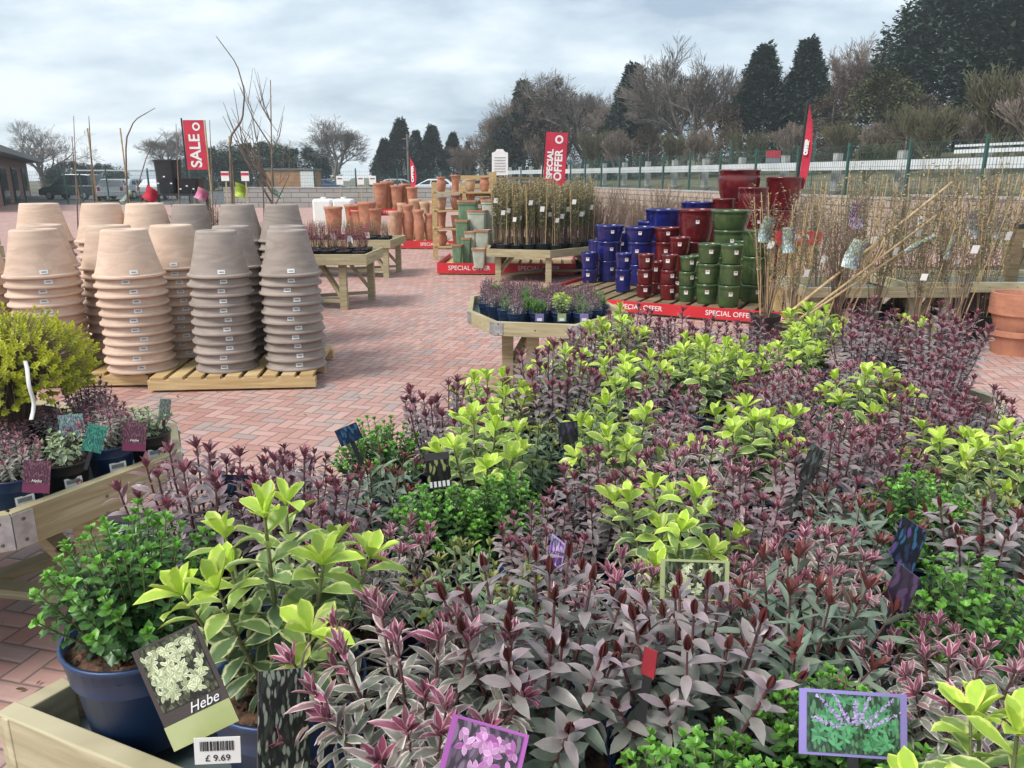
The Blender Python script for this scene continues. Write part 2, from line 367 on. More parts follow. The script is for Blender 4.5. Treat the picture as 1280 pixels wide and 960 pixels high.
M_['glass'] = mat('dark_glass', (.02, .025, .03), rough=.08, spec=.6)
M_['rubber'] = mat('tyre_rubber', (.015, .015, .015), rough=.8)
# ------------------------------------------------------------------ terrain
FX, FY, FDX, FDY = 11.0, 21.0, -.268, .963
def sdist(x, y): return (x - FX) * .963 + (y - FY) * .268
def sm(a, b, x):
    t = max(0, min(1, (x - a) / (b - a))); return t * t * (3 - 2 * t)
def terr(x, y):
    s = sdist(x, y)
    k = sm(-6, 16, x + .0 * y + max(0, (70 - y)) * .2)     # the rise fades out to the left
    return 1.2 * sm(.5, 2.4, s) + (2.3 * sm(9, 34, s) + 4 * sm(34, 120, s))*k + .002
def groundmat():
    m, t, p = principled('rough_ground'); M = MT(t)
    tc = t.nodes.new('ShaderNodeTexCoord')
    a = t.nodes.new('ShaderNodeTexNoise'); a.inputs['Scale'].default_value = .35; a.inputs['Detail'].default_value = 8; t.links.new(tc.outputs['Object'], a.inputs['Vector'])
    b = t.nodes.new('ShaderNodeTexNoise'); b.inputs['Scale'].default_value = 6; b.inputs['Detail'].default_value = 6; t.links.new(tc.outputs['Object'], b.inputs['Vector'])
    c = mixc(t, M('MULTIPLY', M('SUBTRACT', a.outputs[0], .4), 4.0, clamp=True), (.07, .095, .035), (.17, .13, .08))
    c = mixc(t, M('MULTIPLY', b.outputs[0], .6), c, (.17, .15, .11))
    t.links.new(c, p.inputs['Base Color']); p.inputs['Roughness'].default_value = .95
    return m
M_['ground'] = groundmat()
g = MB(); g.add([(-300, -60, -.03), (300, -60, -.03), (300, 330, -.03), (-300, 330, -.03)], [(0, 1, 2, 3)])
tag(g.build('ground', M_['ground']), kind='structure')
g = MB(); g.add([(-30, -4, 0), (19, -4, 0), (12, 21, 0), (4.5, 47, 0), (-30, 47, 0)], [(0, 1, 2, 3, 4)])
tag(g.build('paving', M_['paving']), kind='structure')
g = MB(); g.add([(-90, 47.2, -.01), (3, 47.2, -.01), (-8, 90, -.01), (-90, 90, -.01)], [(0, 1, 2, 3)])
tag(g.build('car_park', M_['asphalt']), kind='structure')
g = MB(); nx, ny = 90, 90
xs = [0 + 200 * (i / nx) ** 1.8 for i in range(nx + 1)]
vs = []
for j in range(ny + 1):
    d = -30 + 260 * j / ny
    for i in range(nx + 1):
        X = FX + FDX * d + .963 * (xs[i] + .1); Y = FY + FDY * d + .268 * (xs[i] + .1)
        vs.append((X, Y, terr(X, Y) + .05 * math.sin(X * 1.7) * math.sin(Y * 1.3) * sm(.5, 3, xs[i])))
g.add(vs, [(j * (nx + 1) + i, j * (nx + 1) + i + 1, (j + 1) * (nx + 1) + i + 1, (j + 1) * (nx + 1) + i) for j in range(ny) for i in range(nx)])
tag(g.build('bank', M_['ground'], smooth=True), kind='structure')

# ------------------------------------------------------------------ trees
def rperp(d, r):
    a = d.cross(Vector((r.uniform(-1, 1), r.uniform(-1, 1), r.uniform(-1, 1)))); 
    return a.normalized() if a.length > 1e-3 else Vector((1, 0, 0))
def bare(seed, H=10, levels=6, spread=.75, trunk_h=.22, upright=.25, kids_=(3, 4), thick=.026, wig=.18, decay=.68, wide=1.0):
    r = random.Random(seed); T = MB(); C = MB()
    def go(p, d, L, rad, lv):
        nseg = 4 if lv < 2 else (3 if lv < 4 else 2)
        pts = [p]; rs = [rad]; q = p.copy(); dd = d.copy()
        for i in range(nseg):
            dd = (dd + rperp(dd, r) * wig * (1 if lv else .3) + Vector((0, 0, upright * .25))).normalized()
            q = q + dd * (L / nseg); pts.append(q.copy()); rs.append(max(rad * (1 - .45 * (i + 1) / nseg), .008))
        (T if lv < 1 else C).tube(pts, rs, 7 if lv < 1 else (5 if lv < 3 else 3), cap=False)
        if lv >= levels: return
        n = r.randint(*kids_) + (1 if lv == 0 else 0)
        for i in range(n):
            t = r.uniform(.45, 1) if lv else r.uniform(.75, 1)
            if i == 0: t = 1
            k = min(int(t * nseg), nseg - 1); bp = pts[k].lerp(pts[k + 1], t * nseg - k)
            a = r.uniform(.35, 1) * spread * (.5 if i == 0 else 1)
            nd = (dd * math.cos(a) + rperp(dd, r) * math.sin(a)).normalized()
            nd = (nd + Vector((0, 0, upright * .5))).normalized()
            go(bp, nd, L * decay * r.uniform(.75, 1.15) * (1.25 if lv == 0 else 1), rad * (.62 if lv else .6) * r.uniform(.8, 1), lv + 1)
    go(Vector((0, 0, -.3)), Vector((r.uniform(-.05, .05), r.uniform(-.05, .05), 1)), H * trunk_h, H * thick, 0)
    zmax = max(v[2] for v in C.v); k = H / zmax
    for B in (T, C): B.v = [(x * k * wide, y * k * wide, z * k) for x, y, z in B.v]
    return T, C
def crownleaf(name, a, b):
    m, t, p = principled(name); M = MT(t)
    tc = t.nodes.new('ShaderNodeTexCoord')
    n = t.nodes.new('ShaderNodeTexNoise'); n.inputs['Scale'].default_value = .9; n.inputs['Detail'].default_value = 7; t.links.new(tc.outputs['Object'], n.inputs['Vector'])
    u2 = t.nodes.new('ShaderNodeUVMap'); u2.uv_map = 'info'; s2 = t.nodes.new('ShaderNodeSeparateXYZ'); t.links.new(u2.outputs[0], s2.inputs[0])
    f = M('ADD', M('MULTIPLY', M('SUBTRACT', n.outputs[0], .42), 2.5), M('MULTIPLY', M('SUBTRACT', s2.outputs[1], .5), .8), clamp=True)
    t.links.new(mixc(t, f, b, a), p.inputs['Base Color']); p.inputs['Roughness'].default_value = .7; p.inputs['Specular IOR Level'].default_value = .2
    return m
M_['bark_br'] = mat('grey_brown_bark', (.26, .205, .165), (.16, .13, .105), scale=4, rough=.95); M_['bark'] = mat('grey_bark', (.20, .175, .15), (.12, .105, .09), scale=4, rough=.95)
M_['ever'] = crownleaf('dark_conifer_foliage', (.085, .125, .07), (.035, .06, .045))
M_['ever2'] = crownleaf('olive_foliage', (.18, .18, .075), (.075, .085, .04))
M_['bluegreen'] = crownleaf('blue_green_foliage', (.07, .11, .07), (.03, .055, .042))
M_['brush'] = crownleaf('brown_foliage', (.23, .175, .12), (.11, .085, .06))
def clumpy(seed, H, W, shape, n=7000, leaf=.16, droop=.25, gaps=.3):
    """foliage clumps spread through a crown volume; shape(t)->relative radius at height t"""
    r = random.Random(seed); C = MB()
    clumps = []
    nc = int(95 * max(1, n / 15000))
    for i in range(nc):
        t = r.uniform(.04, 1) ** .9; a = r.uniform(0, 2 * math.pi); rr = W / 2 * shape(t) * (r.uniform(.35, 1.0) ** .6)
        clumps.append((Vector((rr * math.cos(a), rr * math.sin(a), t * H)), (W * .065 + W * .10 * r.random()) * (.45 + .8 * shape(t))))
    for i in range(n):
        c, s = clumps[r.randrange(nc)]
        d = Vector((r.gauss(0, 1), r.gauss(0, 1), r.gauss(0, .8))); d.normalize()
        p = c + d * s * r.uniform(.55, 1.12) ** .7
        out = Vector((p.x, p.y, 0)); out = out.normalized() if out.length > .01 else Vector((1, 0, 0))
        ax = (out * r.uniform(.3, 1) + Vector((r.gauss(0, .4), r.gauss(0, .4), r.uniform(-droop, .5)))).normalized()
        sd_ = ax.cross(Vector((r.gauss(0, .5), r.gauss(0, .5), 1))).normalized()
        L = leaf * r.uniform(.7, 1.8); wd = leaf * r.uniform(.25, .5)
        q = r.random()
        C.add([p - sd_ * wd, p + ax * L * .4 - Vector((0, 0, .2 * wd)) + sd_ * wd * 1.1, p + ax * L, p + ax * L * .45 - sd_ * wd * .9], [(0, 1, 2, 3)], [(0, 0)] * 4, [(0, q)] * 4)
    return C
def mk_bare(kind, seed, H, bark, **kw):
    T, C = bare(seed, H, **kw)
    t = thing('bare_tree', (0, 0, 0), None, 'tree', 'bare winter trees behind the yard')
    inst('trunk', T.mesh('trunk', M_[bark], True), t); inst('crown', C.mesh('crown', M_[bark]), t)
    return t
def mk_ever(name, seed, H, W, shape, m, leaf=.2, n=7000, stems=1, group='evergreen trees behind the yard'):
    t = thing(name, (0, 0, 0), None, 'tree', group)
    T = MB(); T.tube([(0, 0, -.4), (.05, .02, H * .4), (0, .05, H * .86)], [H * .022, H * .016, H * .004], 7)
    r = random.Random(seed)
    for i in range(18):
        z = r.uniform(.12, .85); a = r.uniform(0, 6.28); k = W * .42 * shape(z)
        T.tube([(0, 0, z * H), (k * .5 * math.cos(a), k * .5 * math.sin(a), z * H + .1 * k), (k * math.cos(a), k * math.sin(a), z * H + .1 * k)], [H * .006, H * .004, .01], 4)
    inst('trunk', T.mesh('trunk', M_['bark'], True), t)
    inst('crown', clumpy(seed, H, W, shape, n=n, leaf=leaf).mesh('crown', m), t)
    return t
cone = lambda t: max(.05, (1 - t) ** .95) * (1 if t > .12 else .6 + t * 3.3)
oval = lambda t: max(.08, math.sin(math.pi * min(1, .12 + t * .86)) ** .6)
colm = lambda t: max(.1, (1 - t ** 2.4)) * (.8 + .2 * math.sin(t * 9))
oakA = mk_bare('oak', 3, 10, 'bark', levels=7, spread=.95, trunk_h=.2, upright=.12, kids_=(2, 4), decay=.74, wide=1.2)
oakB = mk_bare('oak', 11, 10, 'bark', levels=7, spread=.85, trunk_h=.22, upright=.16, kids_=(3, 4), decay=.74, wide=1.5)
oakG = mk_bare('oak', 41, 10, 'bark', levels=7, spread=.62, trunk_h=.16, upright=.2, kids_=(3, 4), decay=.76, wide=1.25)
oakC = mk_bare('oak', 23, 10, 'bark_br', levels=7, spread=.6, trunk_h=.25, upright=.3, kids_=(3, 4), decay=.72, wide=1.6)
brushA = mk_bare('brush', 31, 6, 'bark_gr', levels=6, spread=.55, trunk_h=.08, upright=.35, kids_=(3, 4), thick=.012, decay=.85)
brushB = mk_bare('brush', 37, 6, 'bark_br', levels=6, spread=.6, trunk_h=.1, upright=.3, kids_=(3, 4), thick=.012, decay=.82)
conA = mk_ever('conifer', 5, 10, 6.4, cone, M_['ever'], leaf=.26, n=18000)
conB = mk_ever('conifer', 6, 10, 5.6, colm, M_['bluegreen'], leaf=.26, n=18000)
bigE = mk_ever('spreading_evergreen', 8, 12, 13, oval, M_['ever'], leaf=.30, n=56000)
oliv = mk_ever('broadleaf_evergreen', 9, 8, 7, oval, M_['ever2'], leaf=.2, n=16000)
hedg = mk_ever('hedge_tree', 10, 5, 9, oval, M_['ever'], leaf=.28, n=14000)
brwn = mk_ever('ivy_clad_tree', 12, 9, 6.5, oval, M_['brush'], leaf=.15, n=9500)
conC = mk_ever('conifer', 15, 10, 8.5, cone, M_['bluegreen'], leaf=.26, n=24000)
H0 = {conC: 10, oakG: 10, oakA: 10, oakB: 10, oakC: 10, brushA: 6, brushB: 6, conA: 10, conB: 10, bigE: 12, oliv: 8, hedg: 5, brwn: 9}
trees = [
 (oakA, 42, 146, 92, 'domed bare oak above the brick shop at the far left'),
 (hedg, 85, 205, 96, 'dark hedge tree right of the domed oak at far left'),
 (hedg, 128, 208, 100, 'low dark hedge tree behind the parked cars at left'),
 (oakB, 205, 158, 105, 'pale thin bare tree just left of the SALE flag'),
 (oakA, 300, 172, 98, 'bare tree right of the SALE flag behind the tall saplings'),
 (hedg, 262, 190, 92, 'dark evergreen mass behind the SALE flag'),
 (hedg, 318, 184, 92, 'dark evergreen right of the SALE flag, left of the round oak'),
 (oakC, 352, 168, 96, 'slim bare tree close to the left side of the round oak'),
 (hedg, 376, 190, 90, 'dark evergreen low at the foot of the round bare oak'),
 (oakB, 417, 142, 84, 'round bare oak standing alone in the middle left'),
 (conC, 480, 176, 88, 'short dark conifer at the left end of the conifer row'),
 (conC, 500, 152, 88, 'tallest dark conifer in the far middle row'),
 (conB, 520, 166, 90, 'dark conifer beside the utility pole'),
 (conC, 540, 160, 90, 'pointed dark conifer right of the utility pole'),
 (conC, 566, 168, 90, 'dark conifer near the right end of the conifer row'),
 (conA, 585, 178, 92, 'small dark conifer at the right end of the conifer row'),
 (oakC, 606, 158, 86, 'brown bare tree at the left edge of the wood'),
 (brwn, 628, 148, 80, 'brown ivy clad tree above the white notice board'),
 (conC, 655, 106, 78, 'tall scraggy evergreen rising over the left of the wood'),
 (brwn, 690, 100, 76, 'brown leafy crown above the SPECIAL OFFER flag'),
 (oakA, 733, 84, 74, 'rounded bare tree right of the SPECIAL OFFER flag'),
 (oakC, 765, 110, 72, 'bare tree between the rounded one and the dark conifer'),
 (conC, 792, 86, 70, 'dark ivy covered conifer left of the great bare oak'),
 (oakG, 862, 42, 62, 'great bare oak with open crown against the sky'),
 (brwn, 905, 130, 60, 'brown undergrowth tree at the right foot of the great oak'),
 (conC, 956, 62, 60, 'dark columnar conifer right of the great bare oak'),
 (conC, 1012, 54, 60, 'dark conifer, right one of the tall pair near the great oak'),
 (oakC, 1058, 38, 62, 'bare tree against the sky left of the huge evergreen'),
 (brwn, 1045, 110, 54, 'brown bushy tree below the bare one beside the huge evergreen'),
 (oliv, 1112, 92, 50, 'olive green bushy tree below the huge evergreen'),
 (bigE, 1222, -14, 56, 'huge dark evergreen filling the top right corner'),
 (bigE, 1345, -40, 50, 'dark evergreen partly cut off by the right edge'),
 (brushA, 1178, 120, 38, 'arching bare willow scrub under the huge evergreen'),
 (brushA, 1262, 70, 36, 'tall arching willow scrub at the right edge'),
 (brushB, 1310, 90, 34, 'brown scrub tree partly outside the right edge'),
 (brushA, 1085, 172, 33, 'mossy leaning thicket behind the barrier near the climbers'),
]
trees += [
 (oakC, 575, 176, 84, 'small brown bare tree at the outer left end of the wood'),
 (brwn, 612, 150, 82, 'brownish ivy tree left of the scraggy evergreen'),
 (oakC, 640, 122, 80, 'grey bare tree overlapping the scraggy evergreen from the left'),
 (oakC, 672, 104, 78, 'grey bare tree between the scraggy evergreen and the SPECIAL OFFER flag'),
 (oakB, 708, 92, 77, 'spreading bare tree directly above the SPECIAL OFFER flag'),
 (oakB, 822, 78, 68, 'bare tree crowding the left side of the great oak'),
 (oakG, 905, 80, 70, 'bare tree crowding the right side of the great oak'),
 (oakC, 985, 74, 66, 'bare tree between the two dark conifers'),
 (brwn, 1075, 84, 60, 'brown tree below the thin bare crown beside the huge evergreen'),
 (brwn, 1160, 120, 48, 'brownish bush right of the olive green tree'),
]
under = [(585,185,88),(612,178,84),(648,166,80),(676,168,76),(706,160,74),(742,158,70),(775,160,66),(812,158,64),(842,160,60),(878,158,58),(915,155,56),(950,158,54),(985,150,54),(1022,150,50),(1062,150,48),(1100,150,46),(1138,135,44),(1180,140,44),(1225,128,42),(1270,130,40)]
def put_tree(p, px, py, d, lab, i):
    X, Y = XY(px, py, d); b = terr(X, Y) if sdist(X, Y) > .5 else 0
    s = (Z(py, d) - b) / H0[p]
    o = place(p, (X, Y, b), lab, rz=rnd.uniform(0, 6.28) if p not in (oakA,) else rnd.uniform(-.5, .5), s=s)
    return o
for i, (p, px, py, d, lab) in enumerate(trees): put_tree(p, px, py, d, lab, i)
for i, (px, py, d) in enumerate(under):
    o = put_tree((brushB, brwn, brushA)[i % 3], px, py, d, '%s low scrub tree at the foot of the wood, counted from its left end' % (['first', 'second', 'third', 'fourth', 'fifth', 'sixth', 'seventh', 'eighth', 'ninth', 'tenth', 'eleventh', 'twelfth', 'thirteenth', 'fourteenth', 'fifteenth', 'sixteenth', 'seventeenth', 'eighteenth', 'nineteenth', 'twentieth'][i]), i)
    o['group'] = 'scrub at the foot of the wood'
# ------------------------------------------------------------------ writing
def text(body, size, loc, parent, m, rot=(R(90), 0, 0), name='lettering', bold=0, shear=0, ax='CENTER', sp=1, ext=.0008):
    c = bpy.data.curves.new('txt', 'FONT'); c.body = body; c.size = size; c.align_x = ax; c.align_y = 'CENTER'; c.extrude = ext; c.offset = bold; c.shear = shear; c.space_line = .85; c.space_character = sp
    o = bpy.data.objects.new('tmp', c); col.objects.link(o)
    me = bpy.data.meshes.new_from_object(o); bpy.data.objects.remove(o); bpy.data.curves.remove(c)
    me.materials.clear(); me.materials.append(m); me.name = name
    q = bpy.data.objects.new(name, me); col.objects.link(q); q.parent = parent; q.location = loc; q.rotation_euler = rot
    return q
# ------------------------------------------------------------------ site: shop, fence, walls, cars, barrier
def brickwall():
    m, t, p = principled('facing_brick')
    tc = t.nodes.new('ShaderNodeTexCoord'); mp = t.nodes.new('ShaderNodeMapping'); mp.inputs['Rotation'].default_value = (R(90), 0, 0)
    t.links.new(tc.outputs['Object'], mp.inputs[0])
    b = t.nodes.new('ShaderNodeTexBrick'); b.inputs['Scale'].default_value = 4; b.inputs['Color1'].default_value = (.28, .12, .08, 1); b.inputs['Color2'].default_value = (.22, .10, .075, 1); b.inputs['Mortar'].default_value = (.35, .3, .26, 1)
    b.inputs['Mortar Size'].default_value = .012; t.links.new(mp.outputs[0], b.inputs['Vector']); t.links.new(b.outputs[0], p.inputs['Base Color']); p.inputs['Roughness'].default_value = .9
    return m
M_['brick'] = brickwall()
M_['roof'] = mat('grey_roof', (.16, .19, .19), rough=.7)
shop = thing('shop_building', (-24.6, 37, 0), 'low brick shop with flat grey roof and dark glass doors at the far left', 'building', rz=math.atan2(31, -16.4))
# local x runs along the front wall (away from the camera), local -y faces the yard
q = MB().box((17, 3.0, 1.35), (34, 6, 2.7)).build('wall', M_['brick'], shop)
MB().box((17, 2.7, 2.86), (35.4, 7.6, .3)).build('roof', M_['roof'], shop, bevel=.02)
for k, x in enumerate((11, 19, 28)):
    d = MB().box((x, -.03, 1.1), (3.6, .1, 2.2)).build('door' if k else 'door', M_['black'], shop)
    for s in (-1.15, 0, 1.15): MB().box((x + s, -.1, 1.1), (.95, .03, 1.95)).build('pane', M_['glass'], d)
# green mesh fence
def fence_run(name, pts, H, label, z0=0, wires=26, post_every=2.5):
    t = thing(name, (pts[0][0], pts[0][1], 0), label, 'fence')
    o = Vector((pts[0][0], pts[0][1], 0)); panel = None; post = None
    for (a, b) in zip(pts, pts[1:]):
        a = Vector((*a, 0)); b = Vector((*b, 0)); L = (b - a).length; n = max(1, round(L / post_every)); d = (b - a) / n; rz = math.atan2(d.y, d.x)
        for i in range(n + 1):
            if post is None: post = MB().box((0, 0, H / 2 + .04), (.07, .07, H + .08)).mesh('post', M_['fence'])
            q = inst('post', post, t, a + d * i - o, rz)
        w_ = MB(); l = d.length
        for k in range(wires): w_.box((l * (k + .5) / wires, .0, H / 2), (.007, .007, H - .06))
        for z in np.arange(.08, H, .2): w_.box((l / 2, .012, z), (l, .008, .009))
        w_ = w_.mesh('mesh_panel', M_['fence'])
        for i in range(n): inst('mesh_panel', w_, t, a + d * i - o, rz)
    return t
def fl(k): return (FX + FDX * k, FY + FDY * k)
fence_run('mesh_fence', [fl(-9), fl(28)], 2.5, 'green wire mesh fence running up the right side below the wood')
fence_run('mesh_fence', [(-34, 47.5), (3, 48)], 2.0, 'green wire mesh fence across the back of the yard')
# upper gate-like fence panel with notice, on the bank
X, Y = XY(965, 200, 34); gx = Vector((X, Y, terr(X, Y)))
u = fence_run('fence_screen', [(X - 1.6, Y + .9), (X + 1.6, Y - .6)], 1.9, 'raised green mesh panel behind the barrier holding a notice', wires=22); u.location.z = gx.z
nb = thing('notice', (X, Y - .12, gx.z + 1.15), 'red and grey notice hung on the raised green mesh panel', 'sign')
MB().box((0, 0, 0), (.62, .03, .7)).build('board', M_['grey_plastic'], nb); MB().box((0, -.02, .2), (.62, .012, .3)).build('heading', M_['redflag'], nb)
# crash barrier
cb_ = thing('crash_barrier', (*fl(-10), 0), 'pale metal crash barrier on concrete posts above the bank', 'barrier', rz=math.atan2(FDY, FDX))
rail = MB(); prof = [(-.0, -.14), (-.07, -.10), (-.07, -.05), (0, 0), (-.07, .05), (-.07, .10), (0, .14), (.02, .14), (.02, -.14)]
vs = [(x, -1.55 + y + .03, 1.95 + z) for x in (0, 60) for (y, z) in [(p[0] * -1, p[1]) for p in prof]]
vs = [(x, -1.5 - y0, z) for (x, y0, z) in [(x, -p[0] - .06, 1.95 + p[1]) for x in (0, 60) for p in prof]]
nn = len(prof); rail.add(vs, [(i, (i + 1) % nn, nn + (i + 1) % nn, nn + i) for i in range(nn)])
rail.build('rail', M_['barrier'], cb_)
r2 = MB(); r2.box((5.5, -1.62, 2.27), (11, .06, .10)); r2.box((5.5, -1.62, 2.42), (11, .06, .06)); r2.build('upper_rail', M_['barrier'], cb_)
pm = MB().box((0, 0, .6), (.24, .22, 1.25)).mesh('post', M_['concrete'])
for i in range(20):
    x = 1.2 + i * 3.0; inst('post', pm, cb_, (x, -1.85, 1.15))
# stepped stone blocks at the foot of the bank
M_['block'] = mat('cream_stone', (.50, .43, .35), (.38, .31, .25), scale=3, rough=.9, bump=.3)
M_['gblock'] = mat('grey_block', (.36, .35, .32), (.26, .26, .25), scale=3, rough=.9, bump=.3)
def blockmat(name, a, b):
    m, t, p = principled(name)
    tc = t.nodes.new('ShaderNodeTexCoord'); mp = t.nodes.new('ShaderNodeMapping'); mp.inputs['Rotation'].default_value = (R(90), 0, 0); t.links.new(tc.outputs['Object'], mp.inputs[0])
    br = t.nodes.new('ShaderNodeTexBrick'); br.inputs['Scale'].default_value = 1; br.inputs['Brick Width'].default_value = .9; br.inputs['Row Height'].default_value = .26; br.inputs['Mortar Size'].default_value = .02
    br.inputs['Color1'].default_value = (*a, 1); br.inputs['Color2'].default_value = (*b, 1); br.inputs['Mortar'].default_value = (.10, .09, .08, 1); t.links.new(mp.outputs[0], br.inputs['Vector'])
    n = t.nodes.new('ShaderNodeTexNoise'); n.inputs['Scale'].default_value = 4; n.inputs['Detail'].default_value = 6; t.links.new(tc.outputs['Object'], n.inputs['Vector'])
    M = MT(t); t.links.new(mixc(t, M('MULTIPLY', n.outputs[0], .6), br.outputs[0], tuple(x * .55 for x in a)), p.inputs['Base Color']); p.inputs['Roughness'].default_value = .9
    return m
M_['blockwall'] = blockmat('grey_block_walling', (.42, .41, .38), (.33, .32, .30))
M_['stonewall'] = blockmat('cream_stone_walling', (.50, .42, .34), (.38, .30, .24))
def wallthing(name, a, b, H, th, m, label, z0=0, cat='wall', cap=None):
    a = Vector((*a, 0)); b = Vector((*b, 0)); L = (b - a).length; rz = math.atan2((b - a).y, (b - a).x)
    t = thing(name, (a.x, a.y, z0), label, cat, rz=rz)
    MB().box((L / 2, 0, H / 2), (L, th, H)).build('wall_face', m, t)
    MB().box((L / 2, 0, H + .03), (L + .02, th + .05, .06)).build('coping', cap or M_['concrete'], t)
    return t
wallthing('block_wall', (-15.5, 43), (-.5, 43.6), 1.0, .4, M_['blockwall'], 'grey concrete block wall across the back behind the terracotta pots')
wallthing('stone_wall', (FX - .5 + .3 * 0, FY), (4.3, 45), 1.0, .4, M_['stonewall'], 'cream stone block wall below the fence at the right')
wallthing('stone_wall', (13.1, 12), (10.6, 20.8), 1.1, .4, M_['stonewall'], 'nearer cream stone wall behind the climbers at right')
# timber sleeper wall at left edge
sw = thing('timber_wall', (-9.9, 13.6, 0), 'stacked weathered timber sleepers at the left edge', 'wall', rz=R(-6))
for k in range(7): MB().box((-.3 + rnd.uniform(-.04, .04), 0, .12 + .22 * k), (2.6, .3, .205)).build('sleeper', M_['wood'], sw, bevel=.012)
# utility pole, cabin, price signs
X, Y = XY(510, 200, 70); up = thing('utility_pole', (X, Y, 0), 'slim wooden utility pole before the dark conifers', 'pole')
MB().tube([(0, 0, 0), (0, 0, 5.3)], [.13, .10], 8).build('shaft', M_['bark'], up); MB().box((0, 0, 4.9), (.9, .09, .1)).build('crossarm', M_['bark'], up)
X, Y = XY(368, 225, 60); cbn = thing('cabin', (X, Y, 0), 'small orange and white site cabin behind the block wall', 'building')
M_['orange'] = mat('orange_board', (.45, .24, .12), scale=2); MB().box((0, 0, 1.05), (3.6, 2.4, 2.1)).build('wall', M_['orange'], cbn)
MB().box((1.3, -1.22, 1.0), (1.0, .04, 2.0)).build('panel', M_['white'], cbn); MB().box((0, 0, 2.15), (3.8, 2.6, .12)).build('roof', M_['roof'], cbn)
for i, (px, py, pos) in enumerate(((425, 226, 'leftmost'), (451, 226, 'middle'), (466, 227, 'rightmost'))):
    X, Y = XY(px, py, 41); t = thing('price_board', (X, Y, 0), '%s of three small white boards on posts by the block wall' % pos, 'sign', 'white boards on posts at the back')
    MB().box((0, 0, .8), (.05, .05, 1.6)).build('post', M_['wood'], t); MB().box((0, -.05, 1.42), (.36, .03, .45)).build('board', M_['white'], t)
    MB().box((0, -.07, 1.5), (.24, .01, .05)).build('print', M_['ink'], t)
for i, (px, pos) in enumerate(((282, 'left one'), (307, 'right one'))):
    X, Y = XY(px, 222, 30); t = thing('price_board', (X, Y, 0), 'white board on a post behind the tall saplings, the %s' % pos, 'sign', 'white boards on posts behind the saplings')
    MB().box((0, 0, .8), (.05, .05, 1.6)).build('post', M_['wood'], t); MB().box((0, -.05, 1.62), (.3, .03, .36)).build('board', M_['white'], t); MB().box((0, -.07, 1.7), (.3, .01, .1)).build('print', M_['redflag'], t)
X, Y = XY(625, 205, 26); t = thing('notice_board', (X, Y, 0), 'white notice board with shaped top rising above the ornament rack', 'sign')
MB().box((0, 0, 1.0), (.08, .08, 2.0)).build('post', M_['wood'], t)
b = MB(); o_ = [(-.27, 0), (.27, 0), (.27, .72), (.16, .76), (.1, .84), (-.1, .84), (-.16, .76), (-.27, .72)]
b.add([(x, y, z) for y in (-.02, .02) for x, z in o_], [tuple(range(8)), tuple(reversed(range(8, 16)))] + [(i, i + 8, (i + 1) % 8 + 8, (i + 1) % 8) for i in range(8)])
b.build('board', M_['white'], t, (0, -.07, Z(219, 26)))
pr = MB(); [pr.box((0, -.1, Z(219, 26) + .12 + .09 * k), (.38, .008, .015)) for k in range(6)]; pr.build('print', M_['grey_plastic'], t)
# cars
M_['car_dark'] = mat('dark_grey_paint', (.05, .065, .07), rough=.25, coat=.6); M_['car_white'] = mat('white_paint', (.72, .73, .74), (.68, .69, .7), rough=.25, coat=.6); M_['car_silver'] = mat('silver_paint', (.42, .45, .48), rough=.25, coat=.6); M_['car_red'] = mat('red_paint', (.35, .02, .03), rough=.3, coat=.6)
M_['car_blue'] = mat('blue_paint', (.06, .12, .22), rough=.3, coat=.6)
M_['lampw'] = mat('lamp_lens', (.6, .6, .62), rough=.1); M_['lampr'] = mat('red_lens', (.4, .02, .02), rough=.15)
def extr(prof, w0, w1, z0, z1):
    b = MB(); n = len(prof)
    def wd(z): return w0 + (w1 - w0) * max(0, min(1, (z - z0) / (z1 - z0)))
    b.add([(x, s * wd(z) / 2, z) for s in (-1, 1) for x, z in prof], [tuple(range(n)), tuple(reversed(range(n, 2 * n)))] + [(i, i + n, (i + 1) % n + n, (i + 1) % n) for i in range(n)])
    return b
